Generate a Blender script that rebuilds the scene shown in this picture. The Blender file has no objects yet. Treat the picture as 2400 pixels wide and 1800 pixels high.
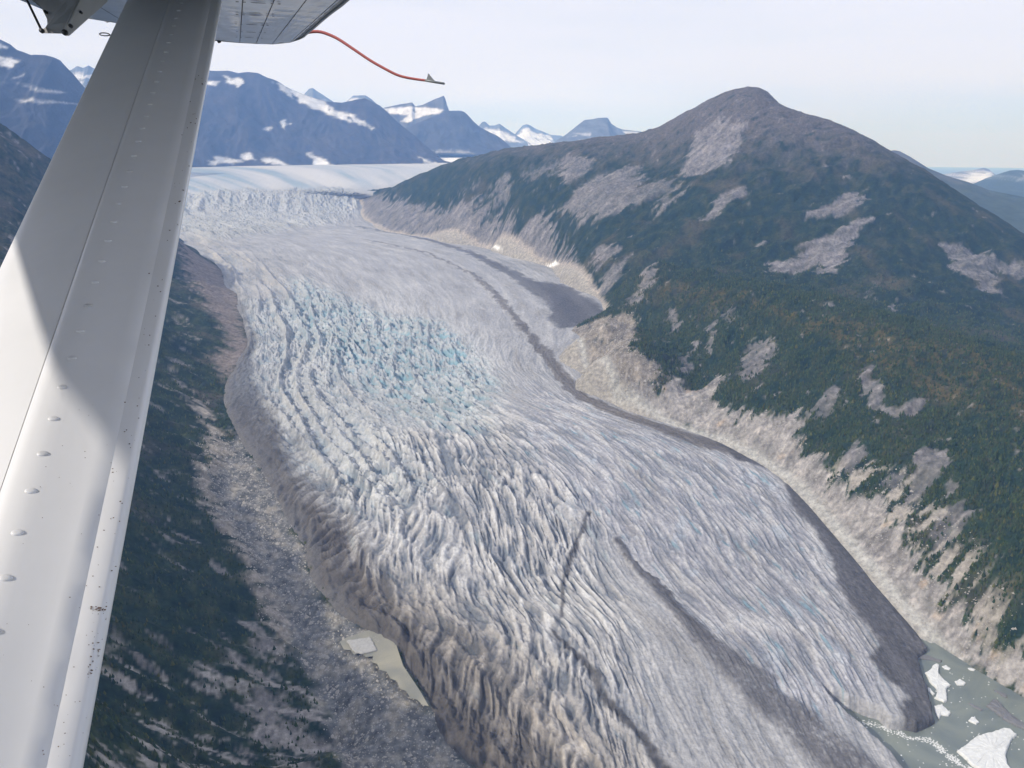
import bpy, bmesh, math, random
import numpy as np
from mathutils import Vector

random.seed(7)
rng = np.random.default_rng(7)
sc = bpy.context.scene
col = sc.collection

# ------------------------------------------------------------------ camera
CAM_H = 1200.0
PITCH = math.radians(16.7)
FPX = 1850.0                      # focal length in pixels of a 2400 px wide frame
cam_d = bpy.data.cameras.new('camera')
cam_d.sensor_width = 36.0
cam_d.lens = FPX / 2400.0 * 36.0
cam_d.clip_start = 0.05
cam_d.clip_end = 200000.0
cam = bpy.data.objects.new('camera', cam_d)
cam.location = (0, 0, CAM_H)
cam.rotation_euler = (math.radians(90) - PITCH, 0, 0)
col.objects.link(cam)
sc.camera = cam

# ------------------------------------------------------------------ sun, sky, exposure
SUN_EL = math.radians(37)
SUN_AZ = math.radians(245)        # compass style: 0 = +Y, 90 = +X
sx = math.sin(SUN_AZ) * math.cos(SUN_EL)
sy = math.cos(SUN_AZ) * math.cos(SUN_EL)
sz = math.sin(SUN_EL)
sun_d = bpy.data.lights.new('sun', 'SUN')
sun_d.energy = 3.6
sun_d.angle = math.radians(0.8)
sun_d.color = (1.0, 0.965, 0.93)
sun = bpy.data.objects.new('sun', sun_d)
sun.rotation_euler = Vector((sx, sy, sz)).to_track_quat('Z', 'Y').to_euler()
col.objects.link(sun)

world = bpy.data.worlds.new('World')
sc.world = world
world.use_nodes = True
wn, wl = world.node_tree.nodes, world.node_tree.links
wn.clear()
w_out = wn.new('ShaderNodeOutputWorld')
w_bg = wn.new('ShaderNodeBackground')
w_sky = wn.new('ShaderNodeTexSky')
w_sky.sky_type = 'NISHITA'
w_sky.sun_disc = False
w_sky.sun_elevation = SUN_EL
w_sky.sun_rotation = SUN_AZ
w_sky.altitude = 1200
w_sky.air_density = 1.0
w_sky.dust_density = 1.2
w_bg.inputs['Strength'].default_value = 0.12
# thin high cloud: noise stretched along the horizon, mixed over the clear sky
w_tc = wn.new('ShaderNodeTexCoord')
w_map = wn.new('ShaderNodeMapping')
w_map.inputs['Scale'].default_value = (1.0, 1.0, 7.0)
w_noise = wn.new('ShaderNodeTexNoise')
w_noise.inputs['Scale'].default_value = 1.6
w_noise.inputs['Detail'].default_value = 5
w_noise.inputs['Roughness'].default_value = 0.5
w_sep = wn.new('ShaderNodeSeparateXYZ')
w_el = wn.new('ShaderNodeMapRange')
w_el.interpolation_type = 'SMOOTHSTEP'
w_el.inputs['From Min'].default_value = -0.01
w_el.inputs['From Max'].default_value = 0.15
w_el.inputs['To Min'].default_value = 0.72
w_el.inputs['To Max'].default_value = 0.72
w_add = wn.new('ShaderNodeMath'); w_add.operation = 'ADD'
w_n2 = wn.new('ShaderNodeMapRange')
w_n2.inputs['From Min'].default_value = 0.3
w_n2.inputs['From Max'].default_value = 0.7
w_n2.inputs['To Min'].default_value = 0.0
w_n2.inputs['To Max'].default_value = 0.38
w_mix = wn.new('ShaderNodeMixRGB')
w_veil = wn.new('ShaderNodeMixRGB')              # the veil is bluer low down, whiter above
w_veil.inputs['Color1'].default_value = (4.7, 6.3, 9.8, 1)
w_veil.inputs['Color2'].default_value = (7.2, 7.5, 8.9, 1)
w_vf = wn.new('ShaderNodeMapRange'); w_vf.interpolation_type = 'SMOOTHSTEP'
w_vf.inputs['From Min'].default_value = -0.02
w_vf.inputs['From Max'].default_value = 0.13
w_vs = wn.new('ShaderNodeMath'); w_vs.operation = 'MULTIPLY_ADD'; w_vs.inputs[1].default_value = 0.26; w_vs.inputs[2].default_value = -0.13
wl.new(w_tc.outputs['Generated'], w_map.inputs['Vector'])
wl.new(w_map.outputs['Vector'], w_noise.inputs['Vector'])
wl.new(w_tc.outputs['Generated'], w_sep.inputs[0])
wl.new(w_sep.outputs['Z'], w_el.inputs['Value'])
wl.new(w_noise.outputs['Fac'], w_n2.inputs['Value'])
wl.new(w_el.outputs['Result'], w_add.inputs[0])
wl.new(w_n2.outputs['Result'], w_add.inputs[1])
wl.new(w_add.outputs[0], w_mix.inputs['Fac'])
wl.new(w_sky.outputs['Color'], w_mix.inputs['Color1'])
wl.new(w_noise.outputs['Fac'], w_vs.inputs[0])
w_va = wn.new('ShaderNodeMath'); w_va.operation = 'ADD'
wl.new(w_sep.outputs['Z'], w_va.inputs[0]); wl.new(w_vs.outputs[0], w_va.inputs[1])
wl.new(w_va.outputs[0], w_vf.inputs['Value'])
wl.new(w_vf.outputs['Result'], w_veil.inputs['Fac'])
wl.new(w_veil.outputs['Color'], w_mix.inputs['Color2'])
wl.new(w_mix.outputs['Color'], w_bg.inputs['Color'])
wl.new(w_bg.outputs[0], w_out.inputs['Surface'])

vs = sc.view_settings
vs.view_transform = 'Standard'
vs.look = 'None'
vs.exposure = 0.0
vs.gamma = 1.0
vs.use_curve_mapping = False
sc.cycles.use_denoising = True
sc.cycles.max_bounces = 5
sc.cycles.volume_bounces = 1
sc.cycles.diffuse_bounces = 2

# ------------------------------------------------------------------ survey helpers
CP, SP = math.cos(PITCH), math.sin(PITCH)

def ray(px, py):
    x = (np.asarray(px, float) - 1200) / FPX
    v = (900 - np.asarray(py, float)) / FPX
    return x, CP + v * SP, -SP + v * CP

def P(px, py, d):
    """world point seen at px,py that lies d metres ahead"""
    x, y, z = ray(px, py)
    return np.stack([x / y * d, d + 0 * x, CAM_H + z / y * d], -1)

def PZ(px, py, zz):
    """world point seen at px,py that lies at height zz"""
    x, y, z = ray(px, py)
    t = (np.asarray(zz, float) - CAM_H) / z
    return np.stack([x * t, y * t, zz + 0 * t], -1)

def project(V):
    dz = V[..., 2] - CAM_H
    dep = V[..., 1] * CP - dz * SP
    up = V[..., 1] * SP + dz * CP
    return 1200 + FPX * V[..., 0] / dep, 900 - FPX * up / dep, dep

def pin(V, pts):
    """the points of a surface (vertex array V) that a list of sightings falls on"""
    X, Y, D = project(V)
    out = []
    for (a, b) in pts:
        d2 = (X - a) ** 2 + (Y - b) ** 2
        c = np.where(d2 <= max(d2.min() + 12, 90))[0]
        c = c[D[c] <= D[c].min() * 1.12]           # the sheet in front, not one behind it
        out.append(V[c[np.argmin(d2[c])]])
    return np.array(out)

def smooth(a, b, x):
    t = np.clip((x - a) / (b - a), 0, 1)
    return t * t * (3 - 2 * t)

def lerp(a, b, t):
    return a + (b - a) * t

# gradient noise on arrays
_pr = np.random.default_rng(11)
_perm = _pr.permutation(4096)
_ang = _pr.random(4096) * 2 * np.pi
_gx, _gy = np.cos(_ang), np.sin(_ang)

def noise(x, y, seed=0):
    x = np.asarray(x, float) + seed * 37.17
    y = np.asarray(y, float) - seed * 17.31
    xi = np.floor(x).astype(np.int64); yi = np.floor(y).astype(np.int64)
    fx, fy = x - xi, y - yi
    u = fx * fx * fx * (fx * (fx * 6 - 15) + 10)
    v = fy * fy * fy * (fy * (fy * 6 - 15) + 10)
    def g(i, j, dx, dy):
        h = _perm[(_perm[(xi + i) & 4095] + yi + j) & 4095]
        return _gx[h] * dx + _gy[h] * dy
    a = g(0, 0, fx, fy); b = g(1, 0, fx - 1, fy)
    c = g(0, 1, fx, fy - 1); d = g(1, 1, fx - 1, fy - 1)
    return 1.5 * lerp(lerp(a, b, u), lerp(c, d, u), v)

def fbm(x, y, o=4, seed=0, gain=0.5):
    s, a, n = 0, 1.0, 0
    for k in range(o):
        s = s + a * noise(x * 2 ** k, y * 2 ** k, seed + k); n += a; a *= gain
    return s / n

def ridged(x, y, o=3, seed=0, gain=0.5):
    s, a, n = 0, 1.0, 0
    for k in range(o):
        s = s + a * (1 - 2 * np.abs(noise(x * 2 ** k, y * 2 ** k, seed + k))); n += a; a *= gain
    return s / n

class TPS:
    """smooth sheet through surveyed heights (coordinates in km)"""
    def __init__(s, pts, lam=2e-4):
        p = np.array(pts, float)
        s.c = p[:, :2] / 1000; z = p[:, 2]
        n = len(p)
        K = s.k(np.linalg.norm(s.c[:, None] - s.c[None], axis=2)) + lam * np.eye(n)
        Q = np.hstack([np.ones((n, 1)), s.c])
        A = np.block([[K, Q], [Q.T, np.zeros((3, 3))]])
        s.w = np.linalg.solve(A, np.concatenate([z, np.zeros(3)]))
    @staticmethod
    def k(r):
        return r * r * np.log(r + 1e-9)
    def __call__(s, x, y):
        x = np.asarray(x, float) / 1000; y = np.asarray(y, float) / 1000
        z = s.w[-3] + s.w[-2] * x + s.w[-1] * y
        for (cx, cy), w in zip(s.c, s.w):
            z = z + w * s.k(np.sqrt((x - cx) ** 2 + (y - cy) ** 2))
        return z

def spline(t, k, v):
    """natural cubic through (k, v)"""
    k = np.asarray(k, float); v = np.asarray(v, float)
    n = len(k); h = np.diff(k)
    A = np.zeros((n, n)); r = np.zeros(n); A[0, 0] = A[-1, -1] = 1
    for i in range(1, n - 1):
        A[i, i - 1:i + 2] = h[i - 1], 2 * (h[i - 1] + h[i]), h[i]
        r[i] = 3 * ((v[i + 1] - v[i]) / h[i] - (v[i] - v[i - 1]) / h[i - 1])
    c = np.linalg.solve(A, r)
    b = (v[1:] - v[:-1]) / h - h * (2 * c[:-1] + c[1:]) / 3
    d = (c[1:] - c[:-1]) / (3 * h)
    i = np.clip(np.searchsorted(k, t, side='right') - 1, 0, n - 2)
    q = t - k[i]
    return v[i] + b[i] * q + c[i] * q * q + d[i] * q ** 3

def poly_mask(a, b, poly, soft):
    """1 inside the polygon, falling to 0 over soft metres across the edge"""
    poly = np.asarray(poly, float)
    out = np.zeros(a.shape)
    lo, hi = poly.min(0) - soft, poly.max(0) + soft
    box = (a > lo[0]) & (a < hi[0]) & (b > lo[1]) & (b < hi[1])
    if not box.any():
        return out
    x, y = a[box], b[box]
    ins = np.zeros(x.shape, bool); dist = np.full(x.shape, 1e18)
    n = len(poly)
    for i in range(n):
        x0, y0 = poly[i]; x1, y1 = poly[(i + 1) % n]
        if y0 != y1:
            c = ((y0 > y) != (y1 > y)) & (x < (x1 - x0) * (y - y0) / (y1 - y0) + x0)
            ins ^= c
        ex, ey = x1 - x0, y1 - y0
        t = np.clip(((x - x0) * ex + (y - y0) * ey) / (ex * ex + ey * ey + 1e-9), 0, 1)
        dist = np.minimum(dist, (x - x0 - t * ex) ** 2 + (y - y0 - t * ey) ** 2)
    sd = np.sqrt(dist) * np.where(ins, 1, -1)
    out[box] = smooth(-soft, soft, sd)
    return out

def line_dist(a, b, line, w):
    """distance to a polyline divided by its local half width"""
    line = np.asarray(line, float); w = np.asarray(w, float)
    best = np.full(a.shape, 1e9)
    m = w.max() * 3
    lo, hi = line.min(0) - m, line.max(0) + m
    box = (a > lo[0]) & (a < hi[0]) & (b > lo[1]) & (b < hi[1])
    x, y = a[box], b[box]
    bb = np.full(x.shape, 1e9)
    for i in range(len(line) - 1):
        x0, y0 = line[i]; x1, y1 = line[i + 1]
        ex, ey = x1 - x0, y1 - y0
        t = np.clip(((x - x0) * ex + (y - y0) * ey) / (ex * ex + ey * ey + 1e-9), 0, 1)
        d = np.sqrt((x - x0 - t * ex) ** 2 + (y - y0 - t * ey) ** 2)
        bb = np.minimum(bb, d / lerp(w[i], w[i + 1], t))
    best[box] = bb
    return best

def mixc(c, c2, m):
    return c + (np.asarray(c2) - c) * m[..., None]

# ------------------------------------------------------------------ object helpers
def tag(o, label=None, cat=None, group=None, kind=None):
    if label: o['label'] = label
    if cat: o['category'] = cat
    if group: o['group'] = group
    if kind: o['kind'] = kind
    return o

def grid_object(name, V, C, mat, kind='structure', extra=None):
    """V: rows x cols x 3, C: rows x cols x 3 surface colour"""
    r, c = V.shape[:2]
    me = bpy.data.meshes.new(name)
    me.vertices.add(r * c)
    me.vertices.foreach_set('co', V.reshape(-1).astype(np.float32))
    i = np.arange(r * c).reshape(r, c)
    q = np.stack([i[:-1, :-1], i[:-1, 1:], i[1:, 1:], i[1:, :-1]], -1).reshape(-1, 4)
    e1 = V[0, 1] - V[0, 0]; e2 = V[1, 0] - V[0, 0]
    if e1[0] * e2[1] - e1[1] * e2[0] < 0:
        q = q[:, ::-1]
    n = len(q)
    me.loops.add(n * 4); me.polygons.add(n)
    me.loops.foreach_set('vertex_index', q.reshape(-1).astype(np.int32))
    me.polygons.foreach_set('loop_start', np.arange(0, n * 4, 4, dtype=np.int32))
    me.polygons.foreach_set('loop_total', np.full(n, 4, np.int32))
    me.update(calc_edges=True)
    me.polygons.foreach_set('use_smooth', np.ones(n, bool))
    at = me.attributes.new('Col', 'FLOAT_COLOR', 'POINT')
    cc = np.ones((r * c, 4), np.float32); cc[:, :3] = np.clip(C, 0, 1).reshape(-1, 3)
    at.data.foreach_set('color', cc.reshape(-1))
    me.materials.append(mat)
    o = bpy.data.objects.new(name, me)
    col.objects.link(o)
    if kind: o['kind'] = kind
    return o

def surface_mat(name, rough=0.9, nscale=0.05, namt=0.35, bump=0.0, bscale=0.1, spec=0.2):
    """material whose colour is the painted ground cover, broken up by fine noise"""
    m = bpy.data.materials.new(name); m.use_nodes = True
    n, l = m.node_tree.nodes, m.node_tree.links
    b = n['Principled BSDF']
    b.inputs['Roughness'].default_value = rough
    b.inputs['Specular IOR Level'].default_value = spec
    a = n.new('ShaderNodeAttribute'); a.attribute_name = 'Col'
    tc = n.new('ShaderNodeTexCoord')
    t = n.new('ShaderNodeTexNoise')
    t.inputs['Scale'].default_value = nscale
    t.inputs['Detail'].default_value = 4
    t.inputs['Roughness'].default_value = 0.65
    mr = n.new('ShaderNodeMapRange')
    mr.inputs['From Min'].default_value = 0.3; mr.inputs['From Max'].default_value = 0.7
    mr.inputs['To Min'].default_value = 1 - namt; mr.inputs['To Max'].default_value = 1 + namt
    mx = n.new('ShaderNodeVectorMath'); mx.operation = 'SCALE'
    l.new(tc.outputs['Object'], t.inputs['Vector'])
    l.new(t.outputs['Fac'], mr.inputs['Value'])
    l.new(a.outputs['Color'], mx.inputs[0]); l.new(mr.outputs['Result'], mx.inputs['Scale'])
    l.new(mx.outputs[0], b.inputs['Base Color'])
    if bump:
        t2 = n.new('ShaderNodeTexNoise'); t2.inputs['Scale'].default_value = bscale
        t2.inputs['Detail'].default_value = 5
        t2.inputs['Roughness'].default_value = 0.6
        bp = n.new('ShaderNodeBump'); bp.inputs['Strength'].default_value = 1.0
        bp.inputs['Distance'].default_value = bump
        l.new(tc.outputs['Object'], t2.inputs['Vector'])
        l.new(t2.outputs['Fac'], bp.inputs['Height'])
        l.new(bp.outputs[0], b.inputs['Normal'])
    return m

M_ICE = surface_mat('glacier_ice', 0.55, 0.09, 0.22, 4.5, 0.11, 0.3)
M_LAND = surface_mat('mountain_ground', 0.95, 0.06, 0.4, 10.0, 0.035, 0.1)
M_FAR = surface_mat('far_mountain_ground', 0.95, 0.006, 0.25, 40.0, 0.004, 0.1)

# ------------------------------------------------------------------ glacier frame: stations along the flow
# height of the ice margin against where it is sighted in the frame
ZT_Y = [352, 362, 372, 383, 390, 400, 410, 430, 455, 480, 500, 540, 600, 700, 800, 900, 1000, 1100, 1250, 1400, 1500, 1600, 1700, 1800, 1950]
ZT_Z = [1130, 1060, 985, 915, 885, 850, 812, 750, 680, 540, 470, 420, 390, 345, 285, 225, 170, 130, 85, 48, 28, 14, 8, 6, 5]
def ZT(py):
    return np.interp(py, ZT_Y, ZT_Z)

ST = [  # left margin, right margin (sightings)
    ((1240, 1960), (2420, 1960)), ((1108, 1800), (2330, 1800)), ((1004, 1657), (2260, 1650)),
    ((905, 1505), (2170, 1495)), ((756, 1400), (2085, 1400)), ((700, 1275), (2005, 1305)),
    ((652, 1180), (1915, 1200)), ((600, 1090), (1830, 1115)), ((545, 1000), (1690, 1035)),
    ((520, 930), (1545, 985)), ((545, 860), (1440, 945)), ((575, 800), (1375, 880)),
    ((566, 750), (1378, 826)), ((550, 690), (1405, 782)), ((515, 635), (1425, 742)),
    ((470, 598), (1400, 695)), ((425, 570), (1290, 625)), ((345, 545), (1150, 583)),
    ((230, 520), (1000, 556)), ((150, 500), (900, 540)), ((110, 480), (850, 510)),
    ((90, 455), (846, 465)), ((70, 430), (900, 448)), ((40, 412), (985, 412)),
    ((0, 400), (1080, 396)), ((-60, 391), (1160, 386)), ((-100, 384), (1220, 378)),
]
Ls = np.array([PZ(a[0], a[1], ZT(a[1])) for a, b in ST])
Rs = np.array([PZ(b[0], b[1], ZT(b[1])) for a, b in ST])
Rs[0, 2] = Rs[1, 2] = Rs[2, 2] = Rs[3, 2] = 6
kk = np.arange(len(ST), dtype=float)
NV, NU = 960, 660
vt = np.linspace(0, len(ST) - 1, NV)
def sp3(A):
    return np.stack([spline(vt, kk, A[:, i]) for i in range(3)], -1)
def sm(A, n):
    for _ in range(n):
        A = np.concatenate([A[:1], (A[:-2] + 2 * A[1:-1] + A[2:]) / 4, A[-1:]])
    return A
Lc, Rc = sp3(Ls), sp3(Rs)
Lc[:, 2] = np.interp(vt, kk, Ls[:, 2]); Rc[:, 2] = np.interp(vt, kk, Rs[:, 2])
Lc[:, 2] = sm(Lc[:, 2], 30); Rc[:, 2] = sm(Rc[:, 2], 30)
uu = np.linspace(-0.05, 1.06, NU)
GX = lerp(Lc[:, None, 0], Rc[:, None, 0], uu[None])
GY = lerp(Lc[:, None, 1], Rc[:, None, 1], uu[None])
GZ = lerp(Lc[:, None, 2], Rc[:, None, 2], uu[None])
U = np.broadcast_to(uu[None], GX.shape)
Wd = np.linalg.norm((Rc - Lc)[:, :2], axis=1)[:, None]
mid = (Lc + Rc) / 2
arc = np.concatenate([[0], np.cumsum(np.linalg.norm(np.diff(mid, axis=0)[:, :2], axis=1))])
S = np.broadcast_to(arc[:, None], GX.shape)
T = np.broadcast_to(vt[:, None], GX.shape)
A_ = U * 1700.0                                    # across coordinate that follows the flow lines
bulge = np.interp(vt, [0, 4, 8, 12, 16, 19, 26], [28, 42, 45, 30, 25, 10, 0])[:, None]
prof = np.clip(1 - np.abs(2 * U - 1) ** 3.0, 0, 1)
GZ = GZ + bulge * prof
edge = np.minimum(U, 1 - U) * Wd
upper = smooth(9.0, 11.0, T) * (T < 22)
GZ = GZ - 35 * (1 - smooth(-60, 25, edge)) * (1 - upper) - 8 * (1 - smooth(-20, 60, edge)) * upper
GBASE = np.stack([GX, GY, GZ], -1)

def gpin(pts):
    return pin(GBASE[::2, ::2].reshape(-1, 3), pts)[:, :2]

# ragged edges for everything painted on the ice
dist = np.sqrt(GX ** 2 + GY ** 2)
wx = fbm(GX / 90, GY / 90, 3, 5) * 26 * dist / 3000
wy = fbm(GX / 90, GY / 90, 3, 9) * 40 * dist / 3000
wx = wx + fbm(GX / 24, GY / 24, 3, 15) * 13 * (dist / 3000); wy = wy + fbm(GX / 24, GY / 24, 3, 19) * 16 * (dist / 3000)
PX, PY = GX + wx, GY + wy
def gmask(pts, soft):
    return poly_mask(PX, PY, gpin(pts), soft)
def gline(pts, w, k=0.35):
    d = line_dist(PX, PY, gpin(pts), w)
    return 1 - smooth(1 - k, 1 + k, d)

icefall = gmask([(380, 545), (300, 500), (380, 470), (560, 448), (830, 446), (850, 490), (800, 520), (640, 545), (520, 560)], 160)
lip = gmask([(650, 455), (720, 448), (835, 452), (830, 475), (740, 470), (670, 475)], 120)
yellow = gmask([(470, 540), (560, 590), (690, 660), (730, 700), (640, 700), (560, 670), (500, 620), (440, 560)], 120)
blue = gmask([(690, 650), (780, 690), (900, 740), (1000, 750), (1080, 800), (1160, 900), (1110, 1010), (960, 980), (860, 900), (760, 830), (700, 760)], 110)
bluec = gmask([(820, 790), (960, 765), (1030, 760), (1080, 830), (1030, 930), (930, 900), (860, 860)], 70)
leftr = gmask([(570, 700), (700, 700), (800, 860), (950, 1020), (1000, 1130), (900, 1200), (720, 1120), (640, 1000), (600, 880)], 110)
smoothz = gmask([(850, 545), (1100, 600), (1300, 690), (1340, 780), (1300, 830), (1200, 800), (1080, 750), (960, 715), (800, 650), (700, 590), (640, 560)], 200)
rightz = gmask([(1250, 900), (1500, 1000), (1800, 1100), (1950, 1300), (2100, 1600), (1900, 1700), (1600, 1450), (1350, 1180), (1220, 1050)], 80)
tongue = gmask([(850, 1050), (1150, 950), (1350, 1150), (1450, 1400), (1500, 1800), (1500, 1950), (1240, 1950), (1000, 1600), (850, 1450), (700, 1250), (760, 1120)], 100)
white = gmask([(900, 650), (1050, 690), (1130, 770), (1160, 850), (1100, 850), (1010, 760), (930, 745), (850, 700)], 130)
dead = gmask([(585, 830), (600, 900), (640, 980), (680, 1080), (640, 1120), (600, 1090), (545, 1000), (520, 930), (545, 860), (575, 800)], 25)

m_leftq = gmask([(640, 1090), (720, 1170), (800, 1230), (860, 1330), (930, 1400), (960, 1480), (1030, 1560), (1090, 1660), (1180, 1800), (1240, 1950), (1150, 1960), (1000, 1657), (905, 1505), (756, 1440), (690, 1275), (640, 1180), (590, 1100)], 40)
# relief: ridges that run with the flow and splay towards the left margin low down, cut by crevasses
def std(q):
    c = q[:760]
    return (q - c.mean()) / c.std()
w1 = fbm(A_ / 260, S / 500, 3, 21) * 40
a = A_ + w1
s = S + fbm(A_ / 200, S / 300, 2, 31) * 60
def field(th, sd, wa=20.0, wl=170.0):
    """sharp crested ridges that leave the flow direction by th degrees towards the left margin"""
    c_, s_ = math.cos(math.radians(th)), math.sin(math.radians(th))
    x = a * c_ - s * s_; y = a * s_ + s * c_
    x = x + 6 * noise(x / 45, y / 140, sd + 5)
    r = ridged(x / (wa * 1.9), y / (wl * 1.5), 1, sd) * .8 + ridged((x + .05 * y) / wa, y / wl, 2, sd + 1, .5) + .6 * ridged((x - .07 * y) / (wa * .62), y / (wl * .55), 1, sd + 3)
    return std(r)
low_reach = smooth(10.5, 8.0, T)
f0, f1, f2, f3 = field(0, 301), field(14, 311), field(30, 321), field(46, 331)
uq = U + 0.10 * fbm(A_ / 300, S / 400, 2, 341) + (1 - low_reach) * 1.0 + 0.015 * (T - 5)
q3 = smooth(.20, .10, uq); q2 = smooth(.36, .26, uq) - q3; q1 = smooth(.60, .45, uq) - q3 - q2; q0 = 1 - q3 - q2 - q1
loz = f0 * q0 + f1 * q1 + f2 * q2 + f3 * q3
R3 = ridged((a + 0.5 * s) / 70, (s - 0.4 * a) / 75, 3, 13, 0.6)
blk = std(ridged((A_ + w1 + 0.35 * s) / 40, (s - 0.3 * A_) / 95, 3, 17, 0.6))
big = ridged(A_ / 95 + fbm(A_ / 300, S / 500, 2, 3) * 0.35, S / 1500, 1, 23)
fea = std(ridged((S + 0.9 * A_ + 25 * noise(A_ / 80, S / 80, 28)) / 46, (A_ - .4 * S) / 110, 3, 29, 0.6))
fine = fbm(GX / 20, GY / 34, 3, 41, 0.6)
crk = np.exp(-(noise((a - 0.15 * s) / 34, s / 260, 93) / 0.06) ** 2)
arcs = std(ridged((S - 0.0011 * (A_ - 760) ** 2 + 0.7 * (A_ - 760)) / 58 + 0.4 * w1 / 60, A_ / 330, 2, 51, 0.45))

H = np.zeros_like(GX)
H += loz * (0.8 + 2.9 * tongue + 1.5 * leftr + 1.0 * rightz - 0.35 * smoothz + 2.2 * m_leftq)
H += std(ridged((a - .3 * (1 - U) * s) / 75, s / 420, 2, 371)) * (1.6 * tongue + 1.0 * rightz + 3 * m_leftq)
H -= crk * (q0 + q1) * (1.0 + 5.0 * tongue + 2.0 * rightz) * (1 - smoothz * .8)
H += blk * (0.4 + 8.5 * blue * (1 - .4 * bluec) + 1.5 * leftr)
H += arcs * (7.5 * bluec)
H += fea * (0.3 + 4.6 * leftr + 1.5 * blue + 2.5 * yellow + 0.6 * tongue)
crest = np.exp(-((1 - big) / 0.36) ** 2)
H += (crest * 2 - 1) * (1 + 11 * leftr + 11 * yellow + 2 * tongue + 6 * blue)
lobes = ridged(A_ / 95 + 0.25 * noise(A_ / 150, S / 300, 81), S / 1600, 1, 83)
H += icefall * (lobes * 30 + ridged(a / 45, s / 60, 4, 87, 0.65) * 38 + 5 * fea)
H += lip * ridged(a / 30, s / 60, 2, 88) * 16
H += dead * (R3 * 5 + fine * 4)
H += fine * (0.8 + 0.5 * (1 - smoothz)) * (dist / 2600) ** 0.7
fade = smooth(14500, 11500, dist)
H *= lerp(0.15, 1.0, fade) * smooth(-0.03, 0.03, U) * smooth(1.03, 0.97, U)

# debris
m_band = gline([(842, 530), (1000, 560), (1100, 592), (1200, 640), (1290, 698), (1345, 735), (1370, 755)], [20, 34, 42, 50, 75, 80, 60])
m_pool = gmask([(1230, 655), (1330, 668), (1385, 700), (1425, 740), (1380, 765), (1300, 765), (1285, 745), (1300, 715), (1275, 680)], 22)
m_thin = gline([(860, 562), (1000, 592), (1110, 645), (1170, 700), (1230, 775)], [9, 12, 16, 20, 24], 0.6)
m_thin2 = gline([(1225, 765), (1290, 830), (1330, 885), (1375, 925)], [16, 18, 18, 16], 0.6)
m_strip = gline([(1240, 790), (1290, 850), (1345, 920), (1430, 960), (1540, 1000), (1650, 1035), (1760, 1075)], [14, 20, 26, 34, 46, 56, 62])
m_dark = gmask([(1640, 1010), (1760, 1065), (1860, 1140), (1930, 1215), (2012, 1305), (2090, 1395), (2210, 1480), (2190, 1540), (2190, 1600),
                (2225, 1700), (2120, 1705), (2105, 1660), (2130, 1640), (2085, 1590), (2040, 1545), (2060, 1500), (2010, 1440), (1960, 1380), (1950, 1300),
                (1900, 1230), (1850, 1180), (1835, 1120), (1730, 1080)], 9)
m_mid = gline([(1440, 1260), (1500, 1330), (1560, 1400), (1630, 1480), (1700, 1550), (1790, 1630), (1890, 1710), (1990, 1800), (2060, 1880)],
              [8, 12, 17, 25, 38, 46, 52, 60, 66], 0.38)
m_mid2 = gline([(1650, 1500), (1740, 1560), (1830, 1590)], [14, 16, 8], 0.6)
m_low = gline([(1300, 1470), (1370, 1550), (1430, 1650), (1500, 1730), (1560, 1810), (1600, 1900)], [6, 10, 9, 10, 13, 13], 0.5)
m_low2 = gline([(1378, 1200), (1345, 1290), (1322, 1370), (1320, 1450)], [7, 9, 6, 4], 0.7)
m_low3 = gline([(1445, 1270), (1540, 1370), (1600, 1440), (1660, 1500)], [4, 5, 6, 8], 0.7)
m_leftd = gmask([(640, 1090), (720, 1170), (800, 1230), (860, 1330), (900, 1400), (940, 1480), (1000, 1560), (1060, 1660), (1160, 1800),
                 (1240, 1950), (1150, 1960), (1000, 1657), (905, 1505), (756, 1440), (690, 1275), (640, 1180), (590, 1100)], 55)
m_leftf = gmask([(655, 1190), (700, 1230), (760, 1300), (810, 1400), (850, 1470), (880, 1500), (756, 1450), (690, 1275)], 16)
water = poly_mask(GX + .3 * wx, GY + .3 * wy, np.array([PZ(a_, b_, 5)[:2] for a_, b_ in [(1930, 1636), (2000, 1662), (2060, 1684), (2080, 1702), (2145, 1712), (2192, 1694), (2180, 1640), (2163, 1585), (2148, 1540),
               (2178, 1520), (2160, 1490), (2300, 1400), (2700, 1500), (2700, 1990), (2200, 1990), (2150, 1860), (2085, 1780), (2040, 1738), (1980, 1690)]]), 7)
w_brown = gmask([(1000, 1700), (1100, 1680), (1250, 1770), (1280, 1950), (1240, 1990), (1080, 1820)], 60)

gn = fbm(A_ / 60, S / 400, 4, 61)
gn2 = fbm(GX / 60, GY / 90, 4, 66)
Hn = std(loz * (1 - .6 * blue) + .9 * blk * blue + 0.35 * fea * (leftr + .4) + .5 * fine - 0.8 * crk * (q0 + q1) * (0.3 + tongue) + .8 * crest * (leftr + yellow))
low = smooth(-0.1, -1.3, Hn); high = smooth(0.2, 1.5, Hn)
C = np.broadcast_to(np.array([.325, .325, .335]), GX.shape + (3,)).copy()
C = mixc(C, (.47, .475, .48), white * 0.8)
C = mixc(C, (.285, .285, .32), rightz * 0.75)
C = mixc(C, (.32, .32, .335), smoothz * 0.7)
C = mixc(C, (.47, .46, .45), smooth(0.05, 0.4, gn) * 0.5)
C = mixc(C, (.235, .225, .215), smooth(0.0, -0.45, gn) * 0.6)
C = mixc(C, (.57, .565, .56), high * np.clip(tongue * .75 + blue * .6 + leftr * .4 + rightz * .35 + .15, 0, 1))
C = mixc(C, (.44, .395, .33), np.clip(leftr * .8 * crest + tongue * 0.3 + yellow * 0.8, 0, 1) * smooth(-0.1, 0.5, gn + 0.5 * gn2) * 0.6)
C = mixc(C, (.125, .145, .175), low * np.clip(0.35 + 0.5 * tongue + 0.25 * leftr + .2 * blue + .2 * rightz, 0, .85) * (1 - smoothz * 0.75))
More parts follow.
